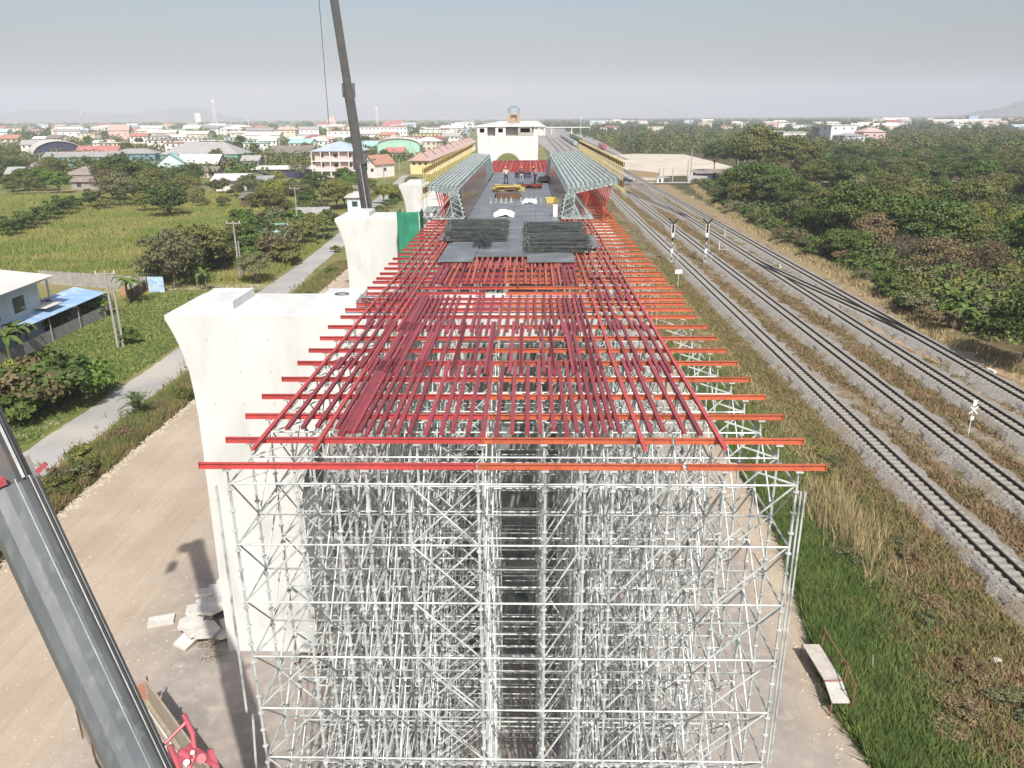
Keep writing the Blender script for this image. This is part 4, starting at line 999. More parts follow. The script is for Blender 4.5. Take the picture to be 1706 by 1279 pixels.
for i, (u, v, vt, lab) in enumerate(((1150,300,248,'tall white pole by the white fence at the crossing'),(1145,298,266,'shorter white pole left of the tall one at the crossing'),(1226,306,266,'pale pole standing in bushes right of the crossing'),(1232,304,266,'leaning pale pole right of the crossing'),(1098,302,280,'thin signal post at the crossing'),(1105,303,279,'dark headed post at the crossing'),(1120,304,280,'thin pole right of the crossing hut'))):
    x, y = pix(u, v); x2, h = at(u, vt, y); pole(x, y, h, lab, False, 1.2 if i == 3 else 0, .2)
# ------------------------------------------------------------------ people
def skin_mesh(name, verts, edges, radii, m, parent, lv=1):
    me = bpy.data.meshes.new(name); me.from_pydata(verts, edges, []); o = bpy.data.objects.new(name, me); C.objects.link(o)
    o.parent = parent; me.materials.append(m)
    mo = o.modifiers.new('Skin', 'SKIN'); mo.use_smooth_shade = True
    for i, r in enumerate(radii): me.skin_vertices[0].data[i].radius = (r, r) if not hasattr(r, '__len__') else r
    me.skin_vertices[0].data[0].use_root = True
    o.modifiers.new('Sub', 'SUBSURF').levels = lv; o.modifiers['Sub'].render_levels = lv
    return o
def person(x, y, rz, label, top, trou, vest=False, arms=((.30,.10,1.08),(.25,.28,.95)), bend=.05):
    t = thing('person', label, 'person', (x, y, DZ+.05), rz, group='workers on the deck')
    hL, hR = arms
    V = [(0,0,.93),(0,bend*.5,1.15),(0,bend,1.38),(0,bend*1.3,1.50),(0,bend*1.5+.02,1.62),
         (-.10,0,.88),(-.13,.03,.50),(-.14,0,.09),(-.14,.14,.04),(.10,0,.88),(.15,-.02,.50),(.17,-.06,.09),(.17,.08,.04),
         (-.19,bend,1.40),(-.27,bend,1.14),(-hL[0],hL[1]+.05,hL[2]-.1),(-hL[0]+.02,hL[1]+.12,hL[2]-.14),(.19,bend,1.40),(.27,bend,1.14),(hR[0],hR[1]+.05,hR[2]-.1),(hR[0]-.02,hR[1]+.12,hR[2]-.14)]
    E_ = [(0,1),(1,2),(2,3),(3,4),(0,5),(5,6),(6,7),(7,8),(0,9),(9,10),(10,11),(11,12),(2,13),(13,14),(14,15),(15,16),(2,17),(17,18),(18,19),(19,20)]
    Rr = [.13,.12,.13,.055,.10,.085,.06,.04,.035,.085,.06,.04,.035,.06,.045,.035,.03,.06,.045,.035,.03]
    skin_mesh('body', V, E_, Rr, M['skin'], t)
    skin_mesh('shirt', [V[0],V[1],V[2],V[13],V[14],V[17],V[18],(V[15][0],V[15][1],V[15][2]),(V[19][0],V[19][1],V[19][2])], [(0,1),(1,2),(2,3),(3,4),(2,5),(5,6),(4,7),(6,8)], [.15,.145,.15,.08,.062,.08,.062,.048,.048], M[top], t)
    skin_mesh('trousers', [V[0],V[5],V[6],V[7],V[9],V[10],V[11]], [(0,1),(1,2),(2,3),(0,4),(4,5),(5,6)], [.145,.105,.08,.065,.105,.08,.065], M[trou], t)
    if vest: skin_mesh('vest', [V[0],V[1],V[2]], [(0,1),(1,2)], [.165,.165,.168], M['vest'], t)
    hc = Vector(V[4]); mb = MB()
    vs = []; 
    for j in range(6):
        a = j/5*PI/2
        for k in range(14): b = 2*PI*k/14; vs.append((hc.x+.145*math.cos(a)*math.cos(b), hc.y+.155*math.cos(a)*math.sin(b), hc.z+.03+.13*math.sin(a)))
    mb.add(vs, [(j*14+k, j*14+(k+1) % 14, j*14+14+(k+1) % 14, j*14+14+k) for j in range(5) for k in range(14)]); mb.tube(hc+Vector((0,.03,.02)), hc+Vector((0,.03,.035)), .175, n=14)
    mb.build('helmet', M['helmet'], t)
    mb = MB()
    for s in (-1,1): mb.obox(hc+Vector((s*.035,.098,.0)), (.014,0,0),(0,.008,0),(0,0,.008))
    mb.build('eyes', M['black'], t); MB().obox(hc+Vector((0,.112,-.025)), (.014,0,0),(0,.018,0),(0,0,.022)).build('nose', M['skin'], t); MB().obox(hc+Vector((0,.098,-.06)), (.026,0,0),(0,.006,0),(0,0,.006)).build('mouth', M['vest'], t)
    for s, hv in ((-1, V[16]), (1, V[20])):
        for q in range(5):
            f0 = Vector(hv)+Vector((s*.0+(q-2)*.014,.02,-.01)); f1 = f0+Vector(((q-2)*.006,.045-.006*abs(q-2),-.04)) if q else f0+Vector((-s*.04,.03,-.01))
            MB().tube(f0, f1, .009, .007, n=5).build('finger', M['skin'], t)
    for s, fv in ((-1, V[8]), (1, V[12])): MB().obox(Vector(fv)+Vector((0,-.04,.0)), (.05,0,0),(0,.14,0),(0,0,.045)).build('boot', M['black'], t)
person(-2.35, 85, .4, 'worker in pale shirt and orange helmet, left of the three on the deck', 'pale_cloth', 'dark_cloth', arms=((.30,.22,1.12),(.26,.35,1.15)))
person(-.7, 85.3, 3.0, 'worker in dark shirt and grey trousers, middle of the three on the deck', 'dark_cloth', 'grey_cloth')
person(.75, 85.5, 2.2, 'worker in orange red vest, right of the three on the deck', 'grey_cloth', 'dark_cloth', vest=True, bend=.12)
# ------------------------------------------------------------------ vegetation
def quads_mesh(name, cen, nrm, size, m, aspect=1.5):
    n = len(cen); nrm = nrm/np.linalg.norm(nrm, axis=1, keepdims=True)
    r = RNG.normal(size=(n,3)); a = np.cross(nrm, r); a /= np.linalg.norm(a, axis=1, keepdims=True); b = np.cross(nrm, a)
    s = (size*RNG.uniform(.6,1.3,n))[:,None]
    a = a*s*.5; b = b*s*.5/aspect
    V = np.stack([cen-a, cen-b*1.0+a*.1, cen+a, cen+b*1.0+a*.1], 1).reshape(-1,3)
    me = bpy.data.meshes.new(name); me.vertices.add(4*n); me.vertices.foreach_set('co', V.astype(np.float32).ravel())
    me.loops.add(4*n); me.loops.foreach_set('vertex_index', np.arange(4*n, dtype=np.int32)); me.polygons.add(n)
    me.polygons.foreach_set('loop_start', np.arange(0, 4*n, 4, dtype=np.int32)); me.polygons.foreach_set('loop_total', np.full(n, 4, dtype=np.int32))
    me.update(calc_edges=True); me.materials.append(m); return me
def crown_points(R, Hc, z0, nclump, nleaf, cr=(.28,.42), flat=.75, hollow=.45):
    cs = []; ns = []
    for k in range(nclump):
        while True:
            d = RNG.normal(size=3); d /= np.linalg.norm(d)
            if d[2] > -.55: break
        rr = RNG.uniform(hollow, 1.0)**.6; c = d*np.array([R, R, Hc/2])*rr*RNG.uniform(.75,1.08); r = RNG.uniform(*cr)*R*.9
        q = RNG.normal(size=(nleaf,3)); q /= np.linalg.norm(q, axis=1, keepdims=True)
        q[:,2] = np.where(q[:,2] < -.3, -q[:,2]*.6, q[:,2])
        p = c+q*r*RNG.uniform(.55,1.08,(nleaf,1))*np.array([1,1,flat])
        cs.append(p); ns.append(q*.9+RNG.normal(size=(nleaf,3))*.55+np.array([0,0,.25]))
    P = np.concatenate(cs); P[:,2] += z0+Hc/2; return P, np.concatenate(ns)
def trunk_mesh(h, R, Hc, m, r0=.22, dead=False):
    mb = MB(); b = Vector((0,0,-.1)); fk = Vector((random.uniform(-.3,.3), random.uniform(-.3,.3), h))
    mb.tube(b, fk, r0, r0*.65, n=7)
    for k in range(6 if not dead else 9):
        a = 2*PI*k/6+random.uniform(-.4,.4); e = fk+Vector((math.cos(a)*R*.6, math.sin(a)*R*.6, Hc*random.uniform(.35,.75)))
        mid = fk.lerp(e, .5)+Vector((0,0,Hc*.08)); mb.tube(fk, mid, r0*.45, r0*.28, n=5); mb.tube(mid, e, r0*.28, r0*.1, n=5)
        for q in range(2 if not dead else 5):
            e2 = mid+Vector((random.uniform(-1,1)*R*.4, random.uniform(-1,1)*R*.4, Hc*random.uniform(.1,.4))); mb.tube(mid, e2, r0*.15, r0*.05, n=4)
            if dead:
                for w_ in range(3): mb.tube(mid.lerp(e2,.6), e2+Vector((random.uniform(-.8,.8), random.uniform(-.8,.8), random.uniform(.1,.9))), r0*.07, r0*.03, n=3)
    return mb.mesh('trunk', M['trunk'])
def make_tree(name, label, cat, leaf, R, Hc, h, nclump, nleaf, size, group, flat=.75, cr=(.28,.42), dead=False, r0=.22):
    t = thing(name, label, cat, (0,-4000,0), group=group)
    P, N_ = crown_points(R, Hc, h*.75, nclump, nleaf, cr, flat)
    me = quads_mesh('crown', P, N_, size, M[leaf]); link('crown', me, t); link('trunk', trunk_mesh(h, R, Hc, None, r0, dead), t)
    return t
GW = 'trees of the wood right of the railway'; GL = 'trees around the fields left of the road'
proto = {}
def P_(k, *a, **b): proto[k] = make_tree(*a, **b)
P_('dark1','broadleaf_tree','x','tree','leafA',4.2,6.4,2.2,46,150,.42,GW)
P_('dark2','broadleaf_tree','x','tree','leafA',5.2,5.8,2.8,60,140,.44,GW,flat=.6)
P_('olive1','broadleaf_tree','x','tree','leafB',4.4,6.4,1.6,48,150,.40,GW)
P_('olive2','broadleaf_tree','x','tree','leafB',5.6,6.0,2.8,64,130,.42,GW,flat=.55)
P_('bright','broadleaf_tree','x','tree','leafC',3.4,5.0,1.4,40,130,.40,GW)
P_('brown','dry_tree','x','tree','leafD',4.4,6.0,1.8,46,90,.34,GW,dead=True)
P_('grey','broadleaf_tree','x','tree','leafE',4.0,6.0,1.8,46,110,.34,GW)
P_('yel','broadleaf_tree','x','tree','leafY',3.4,4.2,2.2,40,120,.36,GW)
P_('dead','bare_tree','x','bare tree','leafD',3.6,4.6,3.4,26,28,.22,GW,dead=True)
P_('bush','shrub','x','shrub','leafB',1.5,1.7,.3,24,90,.24,GW,r0=.07)
P_('bushd','shrub','x','shrub','leafA',1.6,1.8,.3,24,90,.26,GW,r0=.07)
P_('bushc','shrub','x','shrub','leafC',1.4,1.6,.3,22,90,.24,GW,r0=.07)
P_('bushe','shrub','x','shrub','leafE',1.7,1.9,.3,24,80,.22,GW,r0=.07)
P_('bushbr','shrub','x','shrub','leafD',1.5,1.5,.3,22,70,.2,GW,r0=.07)
P_('mango','round_tree','x','tree','leafA',2.5,3.6,.5,34,130,.32,GL,r0=.14)
used = set()
def uof(x, y, z=0):
    c = M3.transposed() @ Vector((x, y, z-H)); return CX+FPX*c.x/-c.z
def where_wood(x, y):
    u = uof(x, y); a = 'frontmost' if y < 96 else 'front' if y < 112 else 'second' if y < 130 else 'near' if y < 150 else 'middle' if y < 210 else 'rear' if y < 290 else 'farthest'
    s = next(n for lim, n in ((1180,'left end'),(1260,'left part'),(1340,'centre left'),(1430,'centre'),(1520,'centre right'),(1620,'right part'),(9999,'right edge')) if u < lim)
    return ', %s rows, %s' % (a, s)
def where_town(x, y):
    u = uof(x, y); a = 'near' if y < 480 else 'farther' if y < 800 else 'distant' if y < 1400 else 'skyline'
    s = next(n for lim, n in ((120,'at the far left'),(240,'left of the big grey roof'),(360,'above the pink building'),(480,'above the bare trees'),(600,'left of the crane boom'),(700,'just right of the crane boom'),(820,'left of the far pier'),(1200,'beyond the sandy lot'),(1380,'behind the slatted block'),(1550,'right of the bright white house'),(9999,'at the far right')) if u < lim)
    return ', %s, %s' % (a, s)
def plant(k, x, y, s=1., label=None, group=None, zs=None):
    s2 = s*random.uniform(.95,1.05); sc = (s2*random.uniform(.9,1.1), s2*random.uniform(.9,1.1), s2*(zs or 1)*random.uniform(.92,1.1))
    if k not in used:
        used.add(k); r = proto[k]; r.location = (x, y, 0); r.scale = sc; r.rotation_euler = (0,0,random.uniform(0,6.28)); KIDS[r.name] = list(r.children)
        if label: r['label'] = label
        if group: r['group'] = group
        return r
    return dup(proto[k], (x, y, 0), random.uniform(0, 6.28), label, group, sc)
WL = {'dark1':'dense dark green tree in the wood right of the railway','dark2':'wide spreading dark green tree in the wood right of the railway','olive1':'olive green tree in the wood right of the railway','olive2':'wide flat topped olive tree in the wood right of the railway','bright':'bright green smaller tree at the wood right of the railway','brown':'dry brownish tree in the wood right of the railway','grey':'grey green airy tree in the wood right of the railway','yel':'yellow green tree in the wood right of the railway','dead':'nearly leafless tree in the wood right of the railway',
      'bush':'olive shrub at the edge of the wood right of the railway','bushd':'dark shrub at the edge of the wood right of the railway','bushc':'bright green shrub at the edge of the wood right of the railway','bushe':'grey green shrub at the edge of the wood right of the railway','bushbr':'dry brown shrub at the edge of the wood right of the railway'}
# wood edge right of the railway: x as a function of y
edge = [(60,48),(82,46),(100,47.6),(135,48),(165,48.6),(200,50.5),(240,54),(280,58.5),(300,63)]
def ex(y):
    for a, b in zip(edge[:-1], edge[1:]):
        if a[0] <= y <= b[0]: return a[1]+(b[1]-a[1])*(y-a[0])/(b[0]-a[0])
    return 64
pts = []
def okpt(x, y, d): 
    for (a, b) in pts:
        if (a-x)**2+(b-y)**2 < d*d: return False
    pts.append((x, y)); return True
def inlot(x, y): return (y > 289 and y < 512 and x < 122 and not (y < 330 and x > 92))
n = 0; tries = 0
while n < 182 and tries < 9000:
    tries += 1; y = 128+(random.random()**1.15)*300; x = ex(y)+3+random.random()**1.1*(y*.62)
    if inlot(x, y) or x > .70*y+6: continue
    if 279 < y < 290: continue
    if not okpt(x, y, 4.7 if y < 250 else 6.2): continue
    r = random.random()
    k = 'dark1' if r < .22 else 'dark2' if r < .38 else 'olive1' if r < .56 else 'olive2' if r < .70 else 'bright' if r < .80 else 'brown' if r < .85 else 'grey' if r < .94 else 'yel'
    plant(k, x, y, random.choice([.65,.8,.95,1.1,1.3])*random.uniform(.9,1.1) if y < 270 else random.uniform(.75,1.05), WL[k].replace(' in the wood right of the railway', ' of the wood').replace(' at the wood right of the railway', ' of the wood')+where_wood(x, y), GW); n += 1
# big spreading tree and edges near the lot
for (u, v, k, s) in ((1262,296,'olive2',2.1),(1225,290,'dark2',1.6),(1190,285,'dark1',1.5),(1240,262,'brown',1.7),(1320,300,'olive2',1.7)):
    x, y = pix(u, v); plant(k, x, y, s, WL[k], GW)
# edge shrubs and low growth
for i in range(75):
    y = 84+random.random()**1.3*200; x = ex(y)+random.uniform(-1.0, 3.5); k = random.choice(['bush','bushd','bushd','bushc','bushe','bushbr'])
    plant(k, x, y, random.uniform(.8,1.5), WL[k].replace(' right of the railway','')+where_wood(x, y), 'shrubs along the edge of the wood')
for i in range(80):
    y = random.uniform(84, 140); x = random.uniform(ex(y)+2, .70*y+4)
    if 63 < x < 70 and 118 < y < 134: continue
    k = random.choice(['bush','bushd','bushbr','bushc','bushe','bush','bushbr','bushe']); plant(k, x, y, random.uniform(.7,1.5), WL[k].replace(' at the edge of the wood right of the railway',' before the wood')+where_wood(x, y), 'shrubs along the edge of the wood')
for (u, v, k, s, lab) in ((1492,466,'dead',.95,'slender bare tree with forked pale trunk at the wood edge'),(1556,468,'brown',.8,'broad dry brown tree behind the bare tree'),(1640,470,'brown',.75,'dry brown tree at the right edge behind the banana plants'),(1610,400,'olive1',.8,'olive tree right of the clearing'),(1690,395,'yel',.8,'yellow green tree near the right frame edge'),(1700,612,'dark1',.85,'very dark tree at the right frame edge above the earth track'),(1430,400,'dark2',.95,'dark dense tree beside the clearing'),(1395,395,'bright',1.0,'bright green tree left of the clearing'),(1350,380,'olive1',.9,'olive tree at the near wood edge'),(1520,400,'bright',.8,'bright low tree behind the clearing')):
    x, y = pix(u, v); plant(k, x, y, s, lab, GW)
# banana plants
def banana_mesh(hh=2.6, n=9, L=2.4):
    mb = MB()
    for k in range(n):
        a = 2*PI*k/n+random.uniform(-.3,.3); el = random.uniform(.5,1.25); l = L*random.uniform(.7,1.1); pts = []; wd = .28
        for s in range(7):
            t = s/6; r = l*t*math.cos(el)*(1+.2*t); z = hh+l*(math.sin(el)*t-.75*t*t*random.uniform(.8,1.1)); pts.append((r, z, wd*math.sin(PI*min(.97,max(.06,t)))**.6))
        vs = []; ca, sa = math.cos(a), math.sin(a)
        for (r, z, w_) in pts: vs += [(r*ca-w_*sa, r*sa+w_*ca, z+.06), (r*ca, r*sa, z-.05), (r*ca+w_*sa, r*sa-w_*ca, z+.06)]
        fs = []
        for s in range(6): fs += [(3*s,3*s+1,3*s+4,3*s+3),(3*s+1,3*s+2,3*s+5,3*s+4)]
        mb.add(vs, fs)
    return mb
ban = []
for v in range(3):
    t = thing('banana_plant', 'x', 'banana plant', (0,-4000,0)); banana_mesh().build('leaves', M['banana'], t); MB().tube((0,0,0),(0.05,0,2.7),.16,.1,n=8).build('stem', M['leafE'], t); ban.append(t)
bl = [(1590,540),(1570,520),(1612,530),(1640,545),(1660,525),(1625,505),(1560,500),(1600,560),(1680,560),(1650,570),(1690,535),(1580,485),(1700,500),(1540,515),(1620,480)]
bleft = [(35,595),(50,585),(20,610),(330,480),(345,484),(540,400),(548,392),(455,385),(470,380),(440,390),(215,508),(222,500)]
for i, (u, v) in enumerate(bl+[(35,595),(50,585),(20,610),(330,480),(345,484),(540,400),(548,392),(455,385),(470,380),(440,390),(215,508),(222,500)]):
    x, y = pix(u, v); lab = 'banana plant in the right hand clump, %s from the left' % ordn(1+sorted(bl).index((u, v))) if i < 15 else 'banana plant on the left side, %s from the left frame edge' % ordn(1+sorted(bleft).index((u, v)))
    if i < 3: r = ban[i]; r.location = (x, y, 0); r['label'] = lab; r['group'] = 'banana plants on the right'; r.scale = (1.05,)*3; KIDS[r.name] = list(r.children)
    else: dup(ban[i % 3], (x, y, 0), random.uniform(0,6), lab, 'banana plants on the right' if i < 15 else 'banana plants on the left', random.uniform(.8,1.15))
# left side trees
U2 = random.uniform
LT = [ # u, v(base), kind, scale, label
 (285,362,'mango',1.95,'large rounded olive bush tree alone in the middle of the field'),
 (15,395,'mango',1.0,'leftmost round tree of the diagonal hedge row'),(40,385,'mango',1.05,'second round tree of the diagonal hedge row'),(62,378,'mango',1.0,'third round tree of the diagonal hedge row'),(85,368,'mango',1.1,'fourth round tree of the diagonal hedge row'),(104,360,'mango',1.1,'fifth round tree of the diagonal hedge row'),(122,352,'mango',1.1,'sixth, rearmost round tree of the diagonal hedge row'),
 (155,347,'mango',1.3,'round dark tree beside the dirt bank at the field top'),(172,350,'bush',1.7,'bush in front of the round dark tree at the field top'),(200,346,'grey',1.2,'tall grey brown tree at the back of the field'),(188,335,'brown',1.2,'dry brown tree at the back of the field'),
 (290,480,'grey',1.15,'airy grey green tree by the side path behind the pier'),(330,462,'olive1',.95,'olive tree left of the side path'),(275,470,'bushe',2.2,'broad grey bush beside the side path'),(350,450,'bush',2.4,'broad green bush behind the side path'),
 (428,472,'grey',.62,'small tree with slim trunk at the bend of the village road'),(385,440,'dark1',.6,'dark small tree behind the leaning poles'),
 (20,300,'dark2',1.15,'dark wide tree at the left frame edge'),(45,290,'olive1',1.0,'olive tree near the left frame edge'),(42,318,'bright',1.1,'bright green pointed tree left of the brown roofed houses'),(98,322,'bright',1.15,'leafy bright tree in front of the brown roofed house'),(75,318,'bright',1.1,'leafy bright tree left of the brown roofed house'),
 (205,318,'dark1',1.35,'big dark green tree in the middle of the left tree group'),(235,315,'dark2',1.25,'wide dark tree right in the left tree group'),(255,318,'olive1',1.05,'olive tree at the right of the left tree group'),(180,305,'olive2',1.0,'olive tree at the left of the left tree group'),(225,335,'bright',1.1,'bright green tree low before the left tree group'),(245,338,'olive1',1.0,'olive tree low before the left tree group'),
 (310,318,'dark1',.85,'dark tree before the pink building'),(315,330,'bush',2.0,'bush before the pink building'),(337,345,'bush',1.4,'small bush at the field edge'),(372,345,'bush',1.6,'bush right of the field edge'),
 (465,348,'yel',1.25,'yellow green tree in front of the navy shed'),(448,365,'olive1',.95,'olive tree left of the grey roofed shed'),(500,348,'grey',.95,'grey tree behind the grey roofed shed'),(535,338,'dark1',.95,'dark tree in front of the three storey block'),(560,348,'olive1',1.05,'round olive tree left of the crane boom'),(575,344,'bright',.9,'small green tree just left of the crane boom'),(640,340,'yel',.9,'yellow green tree right of the crane boom'),(655,335,'bush',2.2,'bush between crane boom and third pier'),
 (420,395,'bushc',2.4,'bright bush left of the roadside poles'),(435,410,'bushd',2.4,'dark bush above the roadside poles'),(470,420,'bushe',2.2,'grey bush beside the teal roof'),(500,410,'bush',2.4,'green bush beside the village road, upper'),(525,398,'bush',2.2,'green bush beside the village road, top'),(480,440,'bush',1.9,'green bush beside the village road, lower'),(455,440,'bushbr',2.2,'brown bush beside the village road'),(412,430,'bushc',2.3,'green bush left of the village road'),(545,385,'bushd',1.9,'dark bush near the second pier'),(405,380,'bushc',2.2,'green bush far left of the roadside poles'),
 (90,552,'mango',.85,'round tree in front of the blue lean-to'),(120,535,'bushe',1.2,'thin bush beside the blue lean-to'),(160,528,'bushc',1.5,'bush below the corner of the blue lean-to'),(70,560,'bushc',1.3,'bush by the banana plants at the near house'),
 (15,690,'yel',.75,'yellow green bushy tree at the left edge above the road'),(60,690,'bushbr',2.4,'brown green bush above the road'),(100,680,'bushd',2.2,'dark bush above the road, centre'),(150,665,'bushc',1.7,'green bush above the road, right'),(30,700,'bushd',2.0,'dark bush at the left edge near the path'),(85,660,'bushbr',1.8,'dry bush behind the dark bush above the road'),(135,650,'bushc',1.1,'small bright bush in the grass above the road'),
 (217,573,'bushd',.8,'small round dark bush right of the tall poles'),(0,930,'bushbr',1.4,'brown bush at the far left behind the near boom'),(-20,900,'bushc',1.5,'green bush at the far left behind the near boom'),
]
for i in range(22):
    u = random.uniform(175, 330); v = random.uniform(296, 338); k = random.choice(['dark1','olive1','dark1','grey','olive2','brown','bright'])
    LT.append((u, v, k, random.uniform(.5,.85), {'dark1':'dark green','olive1':'olive','grey':'grey green','olive2':'wide olive','brown':'dry brown','bright':'bright green'}[k]+' tree in the left tree group, '+('front' if v > 318 else 'back')+(' left' if u < 225 else ' middle' if u < 280 else ' right')+' part'))
for i in range(16):
    u = random.uniform(-10, 110); v = random.uniform(298, 326); k = random.choice(['dark1','olive1','bright','grey','olive1'])
    LT.append((u, v, k, random.uniform(.45,.8), {'dark1':'dark green','olive1':'olive','grey':'grey green','bright':'bright green'}[k]+' tree along the back edge of the left field, '+('near the left frame edge' if u < 30 else 'below the arched hall' if u < 80 else 'beside the cream house')))
for i in range(44):
    y = U2(112, 200); x = -44-abs(random.gauss(0,7))-(y-112)*.06; k = random.choice(['bush','bushd','bushc','bushe','bush','bushc'])
    LT.append((x, -y, k, random.uniform(1.1,2.0), {'bush':'olive','bushd':'dark','bushc':'bright green','bushe':'grey green'}[k]+' bush in the thicket beside the village road, '+('lower end' if y < 135 else 'middle' if y < 165 else 'upper end')))
for i in range(26):
    y = U2(195, 285); x = -47-random.random()*55; k = random.choice(['olive1','dark1','bright','yel','grey','bush','bushd'])
    LT.append((x, -y, k, random.uniform(.55,.95) if not k.startswith('bush') else 1.8, {'olive1':'olive tree','dark1':'dark tree','bright':'bright green tree','yel':'yellow green tree','grey':'grey green tree','bush':'olive bush','bushd':'dark bush'}[k]+' before the navy shed and three storey block, '+('near side' if y < 240 else 'far side')))
for i in range(30):
    y = U2(125, 290); x = -35.5-(y-125)*.06+random.gauss(0,.6)+3.2; k = random.choice(['bush','bushc','bushe','bushd'])
    LT.append((x, -y, k, random.uniform(.7,1.2), {'bush':'olive','bushd':'dark','bushc':'bright green','bushe':'grey green'}[k]+' bush between the village road and the second pier, '+('near' if y < 180 else 'far')+' part'))
for (u, v, k, s, lab) in LT:
    if v < 0: plant(k, u, -v, s, lab, GL); continue
    x, y = pix(u, v); plant(k, x, y, s, lab, GL)
# palm-like plant on the verge
t = thing('palm', 'feathery dark green palm like plant on the road verge', 'palm', (*pix(232,698), 0)); mb = MB()
for k in range(34):
    a = random.uniform(0, 6.28); el = random.uniform(.2,1.35); o = Vector((math.cos(a)*.15, math.sin(a)*.15, random.uniform(.8,1.9)))
    p = [o+Vector((math.cos(a)*l*math.cos(el), math.sin(a)*l*math.cos(el), l*math.sin(el)-.35*l*l)) for l in (0,.45,.9,1.3)]
    for q0, q1 in zip(p[:-1], p[1:]):
        mb.bar(q0, q1, .03, .01)
        for s_ in (-1, 1):
            for f in (.2,.5,.8):
                m_ = q0.lerp(q1, f); sd = (q1-q0).cross(Vector((0,0,1))).normalized()*s_*.30; tpt = m_+sd+(q1-q0)*.5; mb.add([m_, m_+(q1-q0)*.22, tpt], [(0,1,2)])
mb.build('fronds', M['leafC'], t); MB().tube((0,0,0),(0,0,1.8),.1,n=7).build('trunk', M['trunk'], t)
# ---- scattered town trees (individual) and distant masses (stuff)
tp_ = []
n = 0
while n < 52:
    y = random.uniform(300, 720); u = random.uniform(-60, 760); x = (u-880)/1288*y
    if x > -62: continue
    if any((a-x)**2+(b-y)**2 < 260 for a, b in tp_): continue
    tp_.append((x, y)); k = random.choice(['dark1','olive1','grey','dark2','brown','olive2'])
    plant(k, x, y, random.uniform(.65,1.05), {'dark1':'dark tree among the houses of the town','dark2':'wide dark tree among the houses of the town','olive1':'olive tree among the houses of the town','olive2':'broad olive tree among the houses of the town','grey':'grey green tree among the houses of the town','brown':'dry brown tree among the houses of the town'}[k].replace('among the houses of the town','in town')+where_town(x, y), 'trees between the town houses'); n += 1
def mass(name, label, pts, m, size, per=70, hs=(5,9)):
    cs = []; ns = []
    for (x, y, r) in pts:
        q = RNG.normal(size=(per,3)); q /= np.linalg.norm(q, axis=1, keepdims=True); q[:,2] = np.abs(q[:,2])
        h = RNG.uniform(*hs); c = q*np.array([r, r, h])*RNG.uniform(.7,1.05,(per,1)); c += np.array([x, y, .3]); 
        c += RNG.normal(size=(per,3))*.5; cs.append(c); ns.append(q+RNG.normal(size=(per,3))*.5+np.array([0,0,.4]))
    me = quads_mesh(name, np.concatenate(cs), np.concatenate(ns), size, m, 1.2)
    o = link(name, me, kind='stuff'); tag(o, label, 'woods'); return o
def dens(n, f):
    out = []
    while len(out) < n:
        y = math.exp(random.uniform(math.log(f[0]), math.log(f[1]))); u = random.uniform(f[2], f[3]); x = (u-880)/1288*y
        if len(f) > 4 and f[4](x, y): continue
        out.append((x, y, random.uniform(3.5,6)*(1+y/2500)))
    return out
railclear = lambda x, y: 5 < x < 62 and y < 1500
mass('distant_woods', 'dark green mass of the wood on the right', dens(620, (420,1100,960,1760,lambda x, y: railclear(x,y) or inlot(x, y) or (y<520 and x<125))), M['leafA'], 1.25, 190)
mass('distant_woods', 'olive mass of the wood on the right', dens(560, (400,1000,980,1760,lambda x, y: railclear(x,y) or inlot(x, y) or (y<520 and x<125))), M['leafB'], 1.15, 190)
mass('distant_woods', 'brownish tree mass mixed into the right hand woods', dens(150, (420,900,1060,1700,lambda x, y: railclear(x,y) or (y<520 and x<125))), M['leafD'], 1.1, 180)
mass('distant_woods', 'hazy tree belt along the horizon on the right', dens(900, (1000,3800,900,1780,railclear)), M['leafA'], 2.6, 90, (6,11))
mass('distant_woods', 'hazy tree belt along the horizon on the left', dens(800, (900,3800,-80,900,lambda x, y: x > -30)), M['leafA'], 2.6, 90, (6,11))
mass('town_greenery', 'small trees and shrubs scattered among the town roofs', dens(380, (330,1000,-60,800,lambda x, y: x > -66)), M['leafB'], 1.5, 80, (3,6))
mass('town_greenery', 'darker low shrubs scattered among the town roofs', dens(240, (300,900,-60,790,lambda x, y: x > -66)), M['leafA'], 1.4, 80, (3,6))
def under(n, y0, y1, k1=1.):
    out = []
    while len(out) < n:
        y = y0*(y1/y0)**random.random(); x = random.uniform(ex(min(y,300))+1.5, .70*y+8)
        if inlot(x, y) or 278 < y < 291 or (62 < x < 71 and 117 < y < 134) or (x < 56 and y < 80): continue
        out.append((x, y, random.uniform(1.6,3.4)*k1))
    return out
mass('undergrowth', 'dark green undergrowth filling the wood right of the railway', under(620, 118, 330), M['leafA'], .55, 120, (1.0,3.0))
mass('undergrowth', 'olive scrub on the ground before and inside the wood', under(430, 84, 320), M['leafB'], .48, 120, (.7,2.2))
mass('undergrowth', 'dry brown scrub on the ground before the wood', under(130, 84, 200), M['leafD'], .42, 110, (.5,1.6))
mass('undergrowth', 'bright green creepers on the ground before the wood', under(110, 80, 230), M['leafC'], .45, 120, (.5,1.6))
